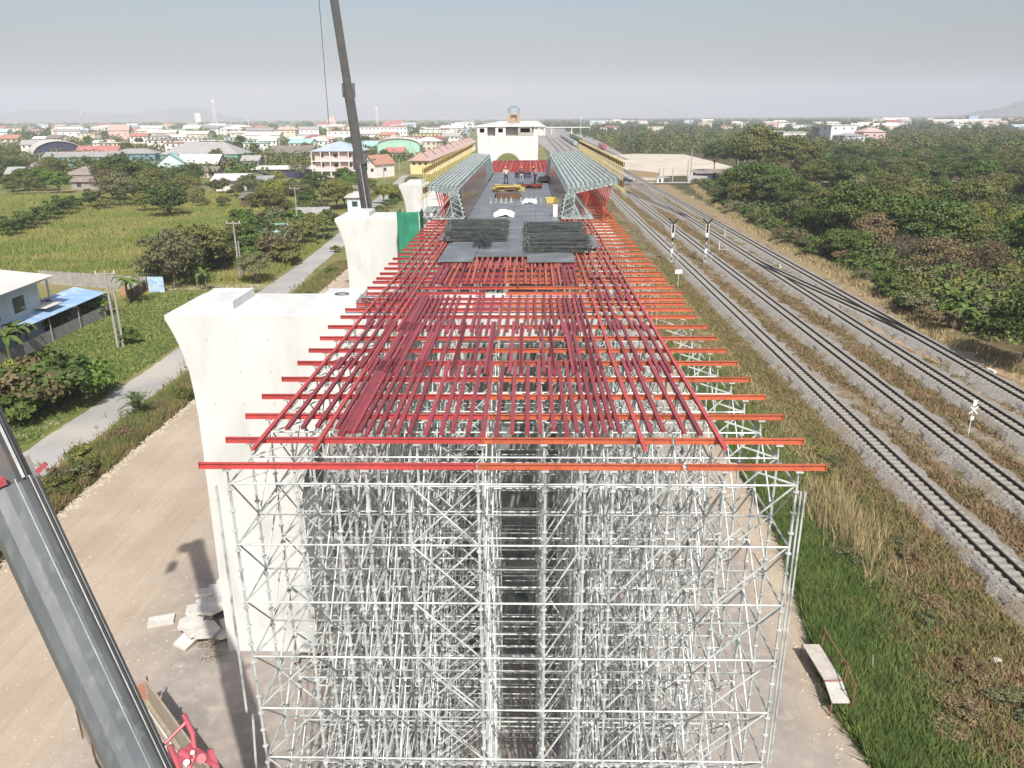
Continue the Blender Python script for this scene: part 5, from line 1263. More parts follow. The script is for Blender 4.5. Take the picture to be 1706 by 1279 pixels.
# ---- grass blades
def blades(name, label, cat, n, fx, m, h=(.3,.7), wdt=.05, lean=.35, z=0.):
    P = np.array([fx() for _ in range(n)]); P = np.repeat(P, 3, 0); N3 = len(P)
    P[:,0] += RNG.normal(0,.10,N3); P[:,1] += RNG.normal(0,.10,N3)
    a = RNG.uniform(0, 2*PI, N3); hh = RNG.uniform(*h, N3)*P[:,2]; w_ = wdt*RNG.uniform(.6,1.5,N3)
    dx, dy = np.cos(a)*w_, np.sin(a)*w_; ln = RNG.normal(0, lean, (N3,2))*hh[:,None]
    V = np.zeros((N3,3,3)); V[:,0,0] = P[:,0]-dx; V[:,0,1] = P[:,1]-dy; V[:,1,0] = P[:,0]+dx; V[:,1,1] = P[:,1]+dy
    V[:,2,0] = P[:,0]+ln[:,0]; V[:,2,1] = P[:,1]+ln[:,1]; V[:,2,2] = hh; V[:,:,2] += z
    me = bpy.data.meshes.new(name); n3 = N3*3; me.vertices.add(n3); me.vertices.foreach_set('co', V.astype(np.float32).ravel())
    me.loops.add(n3); me.loops.foreach_set('vertex_index', np.arange(n3, dtype=np.int32)); me.polygons.add(N3)
    me.polygons.foreach_set('loop_start', np.arange(0,n3,3,dtype=np.int32)); me.polygons.foreach_set('loop_total', np.full(N3,3,dtype=np.int32))
    me.update(calc_edges=True); me.materials.append(m); o = link(name, me, kind='stuff'); return tag(o, label, cat)
M['gG'] = mat('green_grass_blades', (.10,.16,.04), (.14,.19,.055), .7, scale=.5, c3=(.07,.115,.03), s3=1.2, spec=.2)
M['gW'] = mat('mixed_weeds', (.15,.155,.05), (.235,.19,.095), .8, scale=.35, c3=(.25,.16,.09), s3=.8, spec=.2)
M['gS'] = mat('straw_grass', (.42,.33,.19), (.33,.27,.14), .8, scale=.4, c3=(.24,.22,.09), s3=.6, spec=.2)
M['gF'] = mat('field_grass_blades', (.175,.22,.055), (.245,.25,.075), .8, scale=.06, lo=.42, hi=.58, c3=(.30,.27,.10), s3=.15, spec=.2)
M['gB'] = mat('brown_track_weeds', (.24,.155,.09), (.15,.13,.06), .85, scale=.5, c3=(.27,.20,.12), s3=.9, spec=.2)
U_ = random.uniform
def den_y(a, b): return a*(b/a)**random.random()
def fA():
    y = den_y(12, 75); lo = np.interp(y, [18,22,26,31,39,60,75],[13.2,13.1,12.6,13.4,14.6,14.5,14.4])-.15; return (lo+abs(random.gauss(0,1.7)), y, 1.05)
def fA2():
    y = den_y(12, 130); x = U_(14.3, 23.0); return (x, y, U_(.5,1.1))
blades('green_grass', 'long fresh green grass on the slope beside the dirt road', 'grass', 42000, fA, M['gG'], (.35,.8), .035)
blades('weeds', 'mixed brown and green weeds on the bank left of the nearest track', 'weeds', 74000, fA2, M['gW'], (.12,.5), .04, .6)
blades('tall_grass', 'tall pale grass tufts on the bank by the scaffold corner', 'grass', 800, lambda: (18.2+random.gauss(0,.8), 41+random.gauss(0,2.2), 1.), M['gS'], (.8,1.7), .03, .22)
blades('tall_grass', 'pale dry grass between scaffold and nearest track', 'grass', 9000, lambda: (U_(15.5,20.5), den_y(48,130), U_(.5,1.)), M['gS'], (.2,.6), .05, .5)
def patch(x, y): return math.sin(x*1.3+y*.21)+math.sin(y*.093+2*x)+math.sin(y*.47+x*.7)*.7
def fT():
    while True:
        q = fT0()
        if patch(q[0], q[1]) > random.uniform(-1.6, .9): return q
def fT0():
    x = random.choice([22.6,27.95,27.95,34.0,34.0,33.6])+random.gauss(0,.85); return (x, den_y(30,260), U_(.4,1.1))
blades('track_weeds', 'dry brown weeds growing between the railway tracks', 'weeds', 38000, fT, M['gB'], (.1,.42), .05, .7)
blades('track_weeds', 'green weeds in patches between the railway tracks', 'weeds', 9000, lambda: (random.choice([27.9,22.8,34.0,39.5])+random.gauss(0,.5), 30+200*abs(math.sin(random.randint(1,40)*1.7))+random.gauss(0,1.6), U_(.5,1.)), M['gW'], (.1,.4), .05, .6)
blades('dry_strip_grass', 'tall straw coloured grass along the farthest track', 'grass', 17000, lambda: (lambda y: (ex(min(max(y,60),300))+.4-abs(random.gauss(0,1.1)), y, U_(.5,1.)))(den_y(55,280)), M['gS'], (.3,1.1), .06, .35)
def fV(): y = den_y(35, 128); return (-28.9-abs(random.gauss(0,1.5)) if random.random() < .5 else U_(-31.9,-29.), y, U_(.5,1.1))
blades('verge_weeds', 'tall tangled weeds between village road and dirt road', 'weeds', 24000, lambda: fV() , M['gW'], (.25,.95), .05, .4)
blades('verge_weeds', 'green reeds between village road and dirt road', 'weeds', 9000, lambda: (U_(-31.7,-29.2), den_y(36,120), U_(.6,1.2)), M['gG'], (.3,.9), .05, .3)
def fF():
    y = den_y(112, 250); u = U_(-40, 520); x = (u-880)/1288*y*.985
    xr = np.interp(y, [100,135,152,166,212,274], [-38.2,-38.8,-39.8,-40.8,-44.4,-49])
    return (min(x, xr) if x < xr else xr-random.random()*60, y, U_(.6,1.2))
blades('field_grass', 'yellow green reedy grass covering the open field on the left', 'grass', 85000, fF, M['gF'], (.3,1.0), .09, .3)
blades('yard_grass', 'short green grass between the near house and the road', 'grass', 26000, lambda: (U_(-52,-37.2), den_y(52,106), U_(.4,1.)), M['gG'], (.08,.35), .06, .6)
blades('yard_grass', 'drier short grass left of the village road', 'grass', 24000, lambda: (U_(-60,-37.2), den_y(45,112), U_(.4,1.)), M['gF'], (.08,.4), .06, .6)
for i in range(30):
    y = den_y(38, 122); x = U_(-31.2,-29.3); k = random.choice(['bush','bushc','bushe','bushbr','bush'])
    plant(k, x, y, U_(.35,.7), {'bush':'olive','bushc':'bright green','bushe':'grey green','bushbr':'dry brown'}[k]+' shrub on the road verge, '+('before the palm' if y < 57 else 'level with the nearest pier' if y < 80 else 'behind the nearest pier' if y < 100 else 'near the bend'), 'shrubs on the verge')
for i in range(22):
    y = den_y(24, 60); x = U_(16, 21.5); k = random.choice(['bush','bushe','bushbr','bushbr'])
    plant(k, x, y, U_(.3,.6), {'bush':'low olive','bushe':'low grey green','bushbr':'low brown'}[k]+' shrub on the track bank, '+('low in the photo' if y < 32 else 'level with the board' if y < 42 else 'farther up'), 'low shrubs on the bank', zs=.6)
# ------------------------------------------------------------------ houses and town
win_me = MB().box(-.7,.7,-.05,.0,-.65,.65).mesh('window', M['win'])
def house(name, label, x, y, w, d, h, rz, wall, roof, rt='gable', rh=2., ov=.6, floors=1, nwin=3, group=None, cat='house', along='x', balc=False, doors=0, z0=0):
    t = thing(name, label, cat, (x, y, z0), rz, group)
    mb = MB().box(-w/2, w/2, -d/2, d/2, -.2, h)
    if rt == 'gable':
        if along == 'x': mb.prism([(-d/2,h),(d/2,h),(0,h+rh*(1-.02))], -w/2, w/2, 'yz')
        else: mb.prism([(-w/2,h),(w/2,h),(0,h+rh*.98)], -d/2, d/2, 'xz')
    mb.build('wall', M[wall], t)
    W, D = w/2+ov, d/2+ov; th = .12; mb = MB()
    if rt == 'gable':
        s = rh/(d/2 if along == 'x' else w/2)
        if along == 'x':
            for sg_ in (-1,1): mb.add([(-W,0,h+rh+.03),(W,0,h+rh+.03),(W,sg_*D,h-ov*s+.03),(-W,sg_*D,h-ov*s+.03),(-W,0,h+rh+th+.03),(W,0,h+rh+th+.03),(W,sg_*D,h-ov*s+th+.03),(-W,sg_*D,h-ov*s+th+.03)], [(0,1,2,3),(7,6,5,4),(0,4,5,1),(1,5,6,2),(2,6,7,3),(3,7,4,0)])
        else:
            for sg_ in (-1,1): mb.add([(0,-D,h+rh+.03),(0,D,h+rh+.03),(sg_*W,D,h-ov*s+.03),(sg_*W,-D,h-ov*s+.03),(0,-D,h+rh+th+.03),(0,D,h+rh+th+.03),(sg_*W,D,h-ov*s+th+.03),(sg_*W,-D,h-ov*s+th+.03)], [(0,1,2,3),(7,6,5,4),(0,4,5,1),(1,5,6,2),(2,6,7,3),(3,7,4,0)])
    elif rt == 'hip':
        r = min(W, D)*.95; a = (W-r, 0) if W > D else (0, D-r)
        mb.add([(-W,-D,h+.02),(W,-D,h+.02),(W,D,h+.02),(-W,D,h+.02),(-a[0],-a[1],h+rh),(a[0],a[1],h+rh)], [(3,2,1,0),(0,1,5,4),(2,3,4,5),(1,2,5),(3,0,4)] if W > D else [(3,2,1,0),(0,1,4),(1,2,5,4),(2,3,5),(3,0,4,5)])
    elif rt == 'flat':
        mb.box(-W, W, -D, D, h+.005, h+.3)
    elif rt == 'barrel':
        pr = [(W*math.cos(a), h+rh*math.sin(a)) for a in np.linspace(0, PI, 15)]; pr2 = [(W*.985*math.cos(a), h-.1+rh*.97*math.sin(a)) for a in np.linspace(PI, 0, 15)]
        mb.prism(pr+pr2, -D, D, 'xz'); MB().prism(pr2, -D+.8, D-.8, 'xz').build('end_wall', M[wall], t)
    elif rt == 'shed':
        mb.add([(-W,-D,h+.03),(W,-D,h+.03),(W,D,h+rh),(-W,D,h+rh),(-W,-D,h+.15),(W,-D,h+.15),(W,D,h+rh+.12),(-W,D,h+rh+.12)], [(3,2,1,0),(4,5,6,7),(0,1,5,4),(1,2,6,5),(2,3,7,6),(3,0,4,7)])
    mb.build('roof', M[roof], t)
    fh = h/floors
    for f in range(floors):
        for k in range(nwin):
            link('window', win_me, t, loc=(-w/2+w*(k+.5)/nwin, -d/2-.003, fh*(f+.55)))
        for k in range(max(0, nwin//2)):
            for s in (-1, 1): o = link('window', win_me, t, loc=(s*(w/2+.003), -d/2+d*(k+.5)/max(1, nwin//2), fh*(f+.55))); o.rotation_euler = (0,0,s*PI/2)
        if balc:
            MB().box(-w/2-1, w/2+1, -d/2-1.6, -d/2-.003, fh*f-.12+fh, fh*f+.12+fh).build('balcony_slab', M['white'], t) if f < floors-1 else None
            mb = MB()
            for k in range(6): xx = -w/2-.8+(w+1.6)*k/5; mb.box(xx-.15, xx+.15, -d/2-1.5, -d/2-1.2, fh*f+.13, fh*(f+1)-.13)
            mb.build('column', M['white'], t)
    return t
def HB(name, label, u0, u1, vb, vt, d, rz, wall, roof, rt='gable', rh=2., **k):
    x, y = pix((u0+u1)/2, vb); dist = math.hypot(x, y)*.97+8; w = (u1-u0)/FPX*y*1.03; h = max(2.6, (vb-vt)/FPX*y)
    return house(name, label, x, y+d/2, w, d, h, rz, wall, roof, rt, rh, **k)
fx_, fy_ = pix(101, 262); house('arched_hall', 'large hall with white arched roof and dark open end', fx_-19*math.sin(.62), fy_+19*math.cos(.62), 29, 38, 1.5, .62, 'navy', 'rpale', 'barrel', 8.5, ov=.3, cat='hall', nwin=0)
HB('long_building', 'long blue walled building with grey roof before the arched hall', 78, 190, 276, 262, 12, .12, 'bluewall', 'rgrey', 'gable', 2.2, floors=1, nwin=8, cat='building')
HB('school_building', 'blue walled block with grey green roof behind the left trees', 190, 255, 272, 257, 12, .1, 'bluewall', 'rgrey', 'hip', 2.5, nwin=5, cat='building')
HB('red_roofed_building', 'long building with faded red roof right of the arched hall', 128, 190, 262, 257, 14, .1, 'cream', 'rred', 'gable', 4, nwin=5, cat='building')
HB('school_building', 'wide low building with large grey hip roof and pale green wall', 272, 394, 272, 258, 22, 0, 'greenwall', 'rgrey', 'hip', 6, nwin=10, cat='building')
HB('turquoise_house', 'white gabled house with turquoise roof', 255, 296, 291, 273, 16, .35, 'paleblue', 'rteal', 'gable', 4, nwin=2, along='y')
HB('pink_building', 'pink walled building with long grey roof', 298, 362, 288, 273, 12, -.02, 'pinkwall', 'rpale', 'gable', 3.5, nwin=6, cat='building')
HB('annex', 'low grey roofed annex in front of the pink building', 322, 360, 296, 287, 8, 0, 'pinkwall', 'rbrown', 'gable', 1.5, nwin=2)
HB('white_house', 'white house with broad pale roof above the field', 360, 408, 318, 300, 10, .05, 'white', 'rpale', 'gable', 1.5, nwin=2, along='x', ov=1.2)
HB('awning_shed', 'shed with green awning right of the white house', 414, 446, 316, 305, 7, .02, 'greenwall', 'rgrey', 'shed', 1.4, nwin=2)
HB('house', 'brown roofed house with cream wall left of the big trees', 108, 160, 306, 292, 14, .1, 'cream', 'rbrown', 'hip', 3, nwin=3)
HB('house', 'low brown roofed shed in front of the cream walled house', 120, 172, 315, 306, 7, .05, 'greywall', 'rbrown', 'gable', 1.3, nwin=2)
HB('house', 'small blue walled house with orange roof near the big trees', 158, 184, 305, 295, 8, .1, 'bluewall', 'rorange', 'gable', 1.5, nwin=1)
HB('house', 'small white gabled house between the left trees', 44, 64, 296, 282, 8, .2, 'white', 'rbrown', 'gable', 2.4, nwin=1, along='y')
HB('house', 'grey house behind the bright tree at the left edge', 12, 34, 310, 290, 8, .2, 'greywall', 'rgrey', 'gable', 2, nwin=1)
HB('navy_shed', 'long navy shed with pale roof and red edge', 424, 527, 296, 283, 12, .02, 'navy', 'rpale', 'shed', .8, nwin=0, cat='shed')
HB('three_storey_block', 'open three storey block with blue grey hip roof beside the crane boom', 530, 596, 300, 255, 16, -.03, 'pinkwall', 'rblgrey', 'hip', 3.4, floors=3, nwin=3, balc=True, cat='building', ov=1.6)
HB('house', 'orange roofed open house right of the crane boom', 614, 640, 296, 274, 12, -.5, 'white', 'rorange', 'gable', 3, nwin=2, along='y')
HB('green_hall', 'long hall with green mesh end wall and grey roof', 632, 697, 262, 243, 18, .02, 'rgreen', 'rpale', 'barrel', 4, nwin=0, cat='hall')
HB('house', 'red roofed house in front of the green mesh hall', 645, 672, 263, 254, 8, 0, 'white', 'rred', 'gable', 2.5, nwin=2)
HB('dome_hall', 'low hall with pinkish domed roof behind the green hall', 640, 668, 240, 236, 20, 0, 'cream', 'rpink', 'hip', 6, nwin=3)
HB('house', 'teal roofed house behind the crane boom', 606, 628, 252, 244, 10, .3, 'white', 'rteal', 'gable', 3, nwin=2)
HB('school_block', 'long white three storey school block', 592, 676, 232, 213, 14, 0, 'white', 'rpink', 'flat', 1, floors=3, nwin=14, cat='building')
HB('temple_hall', 'building with stacked red roofs behind the school block', 636, 676, 216, 210, 20, 0, 'cream', 'rred', 'hip', 9, nwin=3, cat='temple')
HB('temple_hall', 'pale pink spired temple roof on the skyline', 545, 560, 212, 204, 16, 0, 'pinkwall', 'rpink', 'hip', 12, nwin=2, cat='temple')
HB('school_block', 'yellow and white school block right of the white school', 690, 742, 234, 223, 14, 0, 'ylwall', 'rgrey', 'flat', 1, floors=2, nwin=9, cat='building')
HB('pavilion', 'white pavilion with pale roof beside the yellow school', 735, 756, 232, 224, 12, 0, 'white', 'rpale', 'hip', 2, nwin=3)
HB('house', 'grey green roofed building at the left of the bare trees', 404, 430, 282, 268, 9, .05, 'greywall', 'rgrey', 'gable', 2, nwin=2)
HB('long_roof_house', 'long brown roofed house right of the bare trees', 452, 520, 262, 256, 14, -.1, 'greywall', 'rbrown', 'gable', 4, nwin=0)
HB('factory', 'white long building with row of dark windows behind the trees', 410, 464, 238, 226, 14, .05, 'white', 'rpale', 'gable', 2.5, nwin=9, cat='building')
HB('house', 'cream building with arches right of the white long building', 462, 492, 232, 218, 14, 0, 'cream', 'rgrey', 'flat', 1, floors=2, nwin=4)
HB('modern_house', 'bright white stepped modern building on the left', 92, 138, 230, 212, 20, .1, 'white', 'white', 'flat', 1, floors=2, nwin=4, cat='building')
HB('pink_temple', 'pink gabled building right of the white modern one', 182, 212, 232, 218, 16, .2, 'pinkwall', 'rpink', 'gable', 6, nwin=3, cat='building')
HB('warehouse', 'long cream warehouse with pale roof in the middle left', 292, 345, 234, 224, 14, 0, 'cream', 'rpale', 'gable', 3, nwin=6, cat='building')
HB('white_block', 'long white block on the skyline at the left', 341, 391, 216, 209, 18, 0, 'white', 'rpale', 'flat', 1, floors=1, nwin=0, cat='building')
HB('blue_block', 'blue and white block beside the long white block', 391, 404, 217, 208, 14, 0, 'paleblue', 'rblue', 'flat', 1, nwin=2, cat='building')
HB('white_block', 'tall white tower block faint on the left skyline', 326, 335, 204, 190, 20, 0, 'white', 'rpale', 'flat', 1, floors=1, nwin=0, cat='building')
# roadside sheds near village road
HB('shed', 'grey roofed shed among bushes by the village road', 494, 540, 378, 362, 7, .15, 'paleblue', 'rgrey', 'gable', 1.2, nwin=1, cat='shed')
HB('shed', 'teal roofed low shed among the roadside bushes', 430, 488, 410, 398, 5, .1, 'white', 'rteal', 'shed', .8, nwin=1, cat='shed')
HB('shed', 'brown roofed hut at the right edge of the field', 402, 438, 346, 338, 6, .1, 'brown', 'rbrown', 'shed', .9, nwin=0, cat='shed')
HB('shed', 'cream roofed shed left of the crane boom', 580, 604, 352, 330, 7, 0, 'paleblue', 'rpale', 'shed', .8, nwin=1, cat='shed')
HB('shed', 'brown hut left of the crane boom', 578, 604, 333, 322, 6, 0, 'greywall', 'rbrown', 'gable', 1.2, nwin=0, cat='shed')
# row houses with repeated red gables
x0, y0 = -45.3, 335
t = thing('row_houses', 'long yellow terrace with a pale roof crossed by red gable ridges', 'terraced houses', (x0, y0, 0), rz=-.012)
Lr = 250; MB().box(-5,5,0,Lr,0,7.2).build('wall', M['ylwall'], t)
t.scale = (.82,1,.78)
pr = [(-6.2,7.0),(6.2,7.0),(0,10.6)]
MB().prism(pr, -1.2, Lr+1, 'xz').build('roof', M['rpink'], t)
for k in range(9):
    yy = 4+k*27; MB().add([(-4.3,yy-.9,7.9),(0,yy-.9,12.0),(0,yy+.6,12.0),(-4.3,yy+.6,7.9)],[(0,1,2,3)]).add([(4.6,yy-.9,7.7),(0,yy-.9,12.0),(0,yy+.6,12.0),(4.6,yy+.6,7.7)],[(3,2,1,0)]).add([(-4.3,yy-.92,7.6),(4.6,yy-.92,7.6),(0,yy-.92,11.7)],[(0,1,2)]).add([(-4.3,yy+.62,7.6),(4.6,yy+.62,7.6),(0,yy+.62,11.7)],[(2,1,0)]).build('gable_ridge', M['rred'], t)
    MB().bar((-3.7,yy-1.02,7.9),(0,yy-1.02,11.2),.5,.1,(0,1,0)).bar((4.0,yy-1.02,7.7),(0,yy-1.02,11.2),.5,.1,(0,1,0)).build('gable_trim', M['rpink'], t)
for k in range(40):
    for z in (2.2,5.4): o = link('window', win_me, t, loc=(5.003, 3+k*6.1, z)); o.rotation_euler = (0,0,PI/2)
for k in range(40): MB().box(5.02,6.0,k*6.1-.1,k*6.1+.1,0,7.0).build('column', M['cream'], t)
for k in range(3): link('window', win_me, t, loc=(-3+k*3, -.003, 5.4))
# near house with lean-to
t = house('near_house', 'pale blue two storey house with white roof at the left frame edge', -57.6, 75.6, 9.5, 11.5, 6.7, .06, 'paleblue', 'rpale', 'hip', 2.2, ov=1.3, floors=2, nwin=0)
for x in (-2.2,2.2):
    for z in (1.6,4.7): link('window', win_me, t, loc=(x, -5.753, z))
MB().box(-4.5,4.5,5.8,9.0,6.0,6.2).build('verandah_roof', M['rpale'], t)
for x in (-4.2,4.2): MB().tube((x,8.7,0),(x,8.7,6.0),.12,n=8).build('verandah_post', M['white'], t)
MB().box(-4.6,4.6,5.76,8.8,2.9,3.1).build('verandah_floor', M['conc2'], t); MB().box(2.0,4.6,5.9,6.2,3.11,4.4).build('brick_parapet', M['rorange'], t)
for y in (-2.8,1.8): MB().box(4.753,4.80,y-1.0,y+1.0,3.9,5.5).build('window', M['win'], t); MB().box(4.752,4.79,y-1.1,y+1.1,5.51,5.62).build('window_frame', M['white'], t)
t = thing('lean_to', 'blue sheet lean-to roof on posts in front of the near house', 'lean-to', (-52.6, 68, 0))
q = [(-2.2,0,3.7),(1.5,0,2.9),(1.5,23,3.0),(-2.2,23,3.7)]
MB().add(q+[(a,b,c-.06) for a,b,c in q], [(0,1,2,3),(7,6,5,4),(0,4,5,1),(1,5,6,2),(2,6,7,3),(3,7,4,0)]).build('roof_sheet', M['rblue'], t)
for y in (.5,6,11.5,17,22.5):
    MB().tube((1.3,y,0),(1.3,y,2.9),.06,n=6).build('post', M['conc2'], t)
MB().box(-1.2,1.0,12,15,3.66,3.72).build('pale_patch_sheet', M['rpale'], t)
MB().box(1.1,1.2,.3,22.8,0,1.4).build('side_wall', M['greywall'], t)
q = [(-6,-5,2.9),(1.3,-5,2.6),(1.3,-.2,2.7),(-6,-.2,3.0)]
t2 = thing('carport', 'cream sheet roof in front of the blue lean-to', 'carport', (-52.6,68,0)); MB().add(q+[(a,b,c-.06) for a,b,c in q], [(0,1,2,3),(7,6,5,4),(0,4,5,1),(1,5,6,2),(2,6,7,3),(3,7,4,0)]).build('roof_sheet', M['rpale'], t2)
for x in (-5.5,1.1):
    for y in (-4.6,-.6): MB().tube((x,y,0),(x,y,2.6),.07,n=6).build('post', M['conc2'], t2)
def wall_run(label, a, b, h, m='greywall', n=8, nm='block_wall'):
    a = Vector((*a,0)); b = Vector((*b,0)); t = thing(nm, label, 'wall', a); d = b-a
    MB().bar(Vector((0,0,h/2)), d+Vector((0,0,h/2)), .16, h).build('wall', M[m], t)
    for k in range(n+1): p = d*k/n; MB().box(p.x-.14,p.x+.14,p.y-.14,p.y+.14,0,h+.1).build('pillar', M[m], t)
wall_run('grey block wall behind the near house', pix(70,472), pix(245,484), 1.9, n=14)
wall_run('grey block wall along the blue lean-to', pix(112,547), pix(186,514), 1.8)
wall_run('dark paling fence sloping towards the near poles', pix(252,478), pix(217,505), 1.5, 'brown', 10, 'paling_fence')
x, y = pix(262,487); t = MB().box(-1.1,1.1,-.05,.05,0,2.2).build('blue_sheet', mat('faded_blue_sheet', (.25,.42,.62), (.5,.6,.66), .6, scale=2), loc=(x,y,0)); tag(t, 'faded blue printed sheet panel at the end of the block wall', 'panel')
x, y = pix(210,492); t = MB().box(-.5,.5,-.3,.3,0,.9).box(-.2,.2,-.2,.2,.9,1.5).build('orange_barrel_cart', M['rorange'], loc=(x,y,0)); tag(t, 'small orange object at the block wall', 'cart')
# right side white buildings
def HR(*a, **k): return HB(*a, **k)
HR('apartment_block', 'white slatted apartment block rising from the right woods', 1272, 1300, 240, 221, 16, .25, 'navy', 'white', 'flat', 1, floors=3, nwin=4, cat='building')
HR('apartment_block', 'white side wing right of the slatted apartment block', 1304, 1340, 238, 222, 12, 0, 'white', 'white', 'flat', 1, nwin=4, cat='building')
HR('white_house', 'tall bright white house with dark windows in the right woods', 1378, 1420, 243, 212, 16, .2, 'white', 'white', 'flat', 1, floors=3, nwin=3, cat='building')
HR('white_house', 'grey fronted building left part of the bright white house', 1364, 1380, 241, 215, 16, .2, 'greywall', 'rgrey', 'flat', 1, floors=3, nwin=3, cat='building')
HR('white_house', 'lower white house beside the bright white one', 1400, 1436, 246, 228, 14, .2, 'paleblue', 'rgrey', 'hip', 2, floors=2, nwin=4)
HR('house', 'pale pink house right of the bright white one', 1435, 1470, 244, 222, 14, .1, 'pinkwall', 'rpink', 'hip', 3, floors=2, nwin=3)
HR('warehouse', 'long pale warehouse roof behind the white house', 1425, 1500, 218, 211, 24, 0, 'cream', 'rpale', 'gable', 4, nwin=0, cat='building')
HR('warehouse', 'white long shed on the right skyline', 1472, 1512, 203, 196, 24, 0, 'white', 'white', 'flat', 1, nwin=0, cat='building')
HR('warehouse', 'white long shed behind the sandy lot on the skyline', 985, 1012, 206, 201, 24, 0, 'white', 'white', 'flat', 1, nwin=0, cat='building')
HR('warehouse', 'white long shed right of the first skyline shed', 1018, 1060, 206, 201, 24, 0, 'white', 'white', 'flat', 1, nwin=0, cat='building')
HR('billboard_shop', 'building with pale blue front on the right skyline', 1614, 1628, 205, 194, 18, 0, 'rblue', 'white', 'flat', 1, nwin=0, cat='building')
HR('warehouse', 'long pale roofed market at the far right', 1560, 1650, 209, 202, 24, 0, 'cream', 'rpale', 'gable', 3, nwin=0, cat='building')
HR('house', 'blue roofed building at the right frame edge', 1690, 1720, 222, 214, 20, .2, 'white', 'rblgrey', 'gable', 4, nwin=0)
for i, (u, v) in enumerate(((1225,305),(1205,300),(1185,303))):
    x, y = pix(u, v); house('roadside_stall', ['dark open stall right of the sandy lot','second dark open stall beside the lot','third open stall nearest the crossing'][i], x, y+8, 9, 5, 2.6, .1, 'navy', 'rbrown', 'shed', .6, nwin=0, cat='stall')
# filler town
kinds = [('white','rgrey','small white house with grey roof in the hazy town'),('white','rred','small white house with red roof in the hazy town'),('cream','rpale','small cream house with pale roof in the hazy town'),('white','rpale','small white house with pale roof in the hazy town'),('pinkwall','rpink','small pink house in the hazy town'),('paleblue','rblgrey','small pale house with blue grey roof in the hazy town'),('cream','rorange','small cream house with orange roof in the hazy town'),('white','rteal','small white house with teal roof in the hazy town'),('cream','rbrown','small cream house with brown roof in the hazy town')]
hp = []; n = 0
pw = [0,0,1,2,3,3,3,4,5,6,7,8,3,0,2,1]
pk_ = {}
while n < 190:
    if n < 150: y = math.exp(random.uniform(math.log(520), math.log(1900))); u = random.uniform(-30, 790)
    else: y = math.exp(random.uniform(math.log(1100), math.log(2600))); u = random.uniform(980, 1720)
    x = (u-880)/1288*y
    if -66 < x < 64 or any((a-x)**2+(b-y)**2 < 900 for a, b in hp): continue
    hp.append((x, y)); k = random.choice(pw); big = y > 800; rt = random.choice(['gable','hip','gable','flat'])
    key = (k, rt, big)
    s = random.uniform(.8,1.3)
    if key not in pk_:
        w_ = 16 if not big else 26; r = house('town_house', kinds[k][2], x, y, w_, 11, 6.5 if not big else 9.5, random.uniform(-.3,.3), kinds[k][0], kinds[k][1], rt, 2.6, floors=2, nwin=4, group='small houses of the hazy town'); r['label'] = kinds[k][2].replace(' in the hazy town','')+where_town(x, y)
        pk_[key] = r; KIDS[r.name] = list(r.children)
    else: dup(pk_[key], (x, y, 0), random.uniform(-.3,.3), kinds[k][2].replace(' in the hazy town','')+where_town(x, y), None, (s, s, random.uniform(.6,1.1)))
    n += 1
# masts
def mast(u, vt, y, w_, label, m='galv'):
    x, h = at(u, vt, y); t = thing('radio_mast', label, 'mast', (x, y, 0)); mb = MB(); n = 10
    for k in range(n):
        z0, z1 = h*k/n, h*(k+1)/n; a0, a1 = w_*(1-.8*k/n), w_*(1-.8*(k+1)/n)
        for sx_, sy_ in ((-1,-1),(1,-1),(1,1),(-1,1)): mb.tube((sx_*a0,sy_*a0,z0),(sx_*a1,sy_*a1,z1),w_*.09,n=4)
        mb.tube((-a0,-a0,z0),(a1,-a1,z1),w_*.05,n=3).tube((a0,-a0,z0),(-a1,-a1,z1),w_*.05,n=3)
    mb.build('lattice', M[m], t)
    mb = MB()
    for k in range(4): a = k*PI/2; mb.box(math.cos(a)*w_*.5-w_*.12, math.cos(a)*w_*.5+w_*.12, math.sin(a)*w_*.5-w_*.12, math.sin(a)*w_*.5+w_*.12, h*.9, h*.98)
    mb.build('antenna_panel', M['white'], t)
mast(354,165,1500,3.2,'tall red and white radio mast on the left skyline','white'); mast(134,186,900,1.5,'slim radio mast above the white modern building'); mast(627,178,1500,2.4,'small radio mast right of the crane boom','white'); mast(259,167,2200,2.2,'faint thin radio mast on the left skyline'); mast(444,172,2200,2,'faint thin mast left of the crane boom'); mast(1520,178,1600,2.2,'small radio mast on the right skyline'); mast(88,203,800,1.1,'red and white mast by the modern building','pink'); mast(413,198,900,1.0,'thin white mast by the blue block','white'); mast(968,193,900,.9,'thin light mast in the station yard','white'); mast(1208,183,1500,1.0,'thin mast above the right woods')
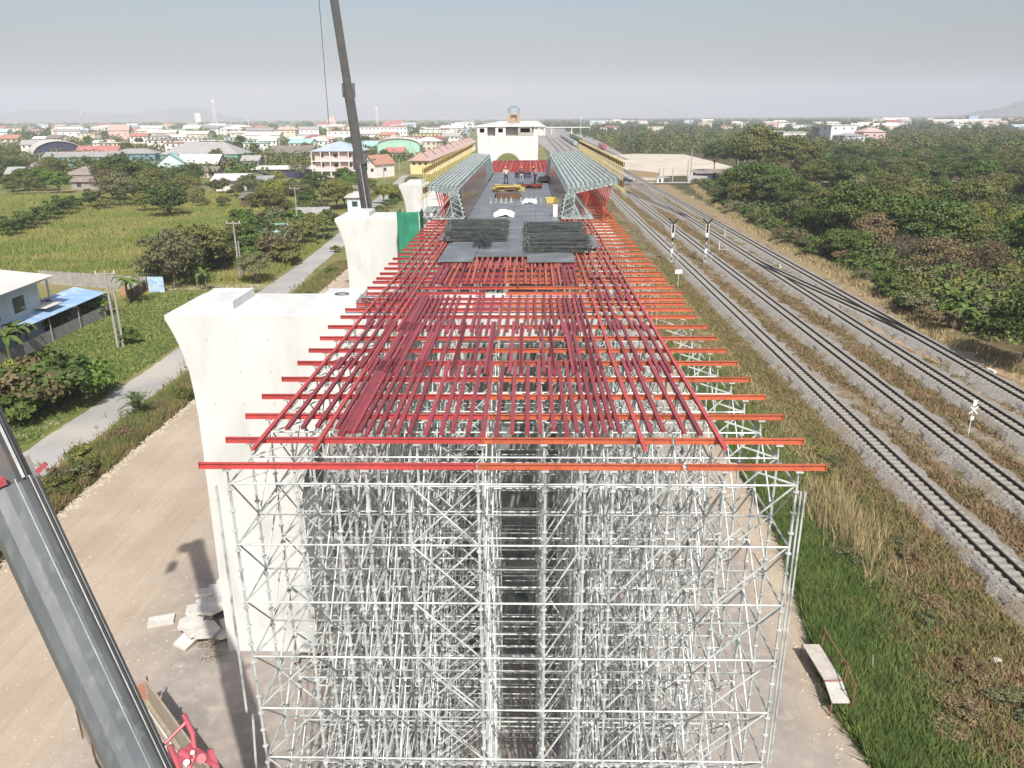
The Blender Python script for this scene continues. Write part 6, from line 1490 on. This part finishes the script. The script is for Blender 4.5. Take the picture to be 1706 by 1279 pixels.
# trains in the yard
def train(x, y0, n, m, label):
    t = thing('train', label, 'train', (x, y0, .3))
    for k in range(n):
        MB().prism([(-1.3,.7),(1.3,.7),(1.35,2.6),(1.0,3.3),(-1.0,3.3),(-1.35,2.6)], k*20.5, k*20.5+19.5, 'xz').build('carriage', M[m], t)
        MB().box(-1.37,1.37,k*20.5+1,k*20.5+18.5,1.9,2.5).build('window_band', M['win'], t)
train(37.3, 640, 14, 'galv2', 'long grey train standing in the station yard'); train(47.5, 730, 9, 'leafA', 'dark green train right of the long grey train'); train(53.2, 560, 2, 'pink', 'short red wagon pair in the yard by the wood')
t = thing('footbridge', 'pale concrete footbridge spanning the station yard', 'footbridge', (0, 1050, 0)); MB().box(5,80,-2,2,8,9.2).build('deck', M['conc'], t)
for x in (6,30,56,79): MB().box(x-.6,x+.6,-1,1,0,7.99).build('pier', M['conc'], t)
# ------------------------------------------------------------------ haze
hz = bpy.data.materials.new('haze_air'); hz.use_nodes = True; ht = hz.node_tree; ht.nodes.remove(ht.nodes['Principled BSDF'])
pv = ht.nodes.new('ShaderNodeVolumePrincipled'); pv.inputs['Color'].default_value = (.80,.84,.92,1); pv.inputs['Density'].default_value = HAZE; pv.inputs['Anisotropy'].default_value = -.25
ht.links.new(pv.outputs[0], ht.nodes['Material Output'].inputs['Volume'])
mb = MB().box(-9200, 9200, -300, 9800, -2, 330); o = mb.build('haze', hz, kind='stuff'); tag(o, 'thin pale haze filling the air over the whole landscape', 'haze')
for r in [r for k, r in proto.items() if k not in used]:
    for c in list(r.children): bpy.data.objects.remove(c)
    bpy.data.objects.remove(r)
# things that still share a label are told apart by their order from the left of the view
from collections import defaultdict
_lab = defaultdict(list)
for o in C.objects:
    if o.parent is None and 'label' in o and 'category' in o and o.get('kind') is None: _lab[o['label']].append(o)
for l, os_ in _lab.items():
    if len(os_) > 1:
        os_.sort(key=lambda o: uof(o.location.x, o.location.y))
        for i, o in enumerate(os_):
            s = '%s, %s from left' % (l, ordn(i+1))
            if len(s.replace('-', ' ').split()) <= 16: o['label'] = s
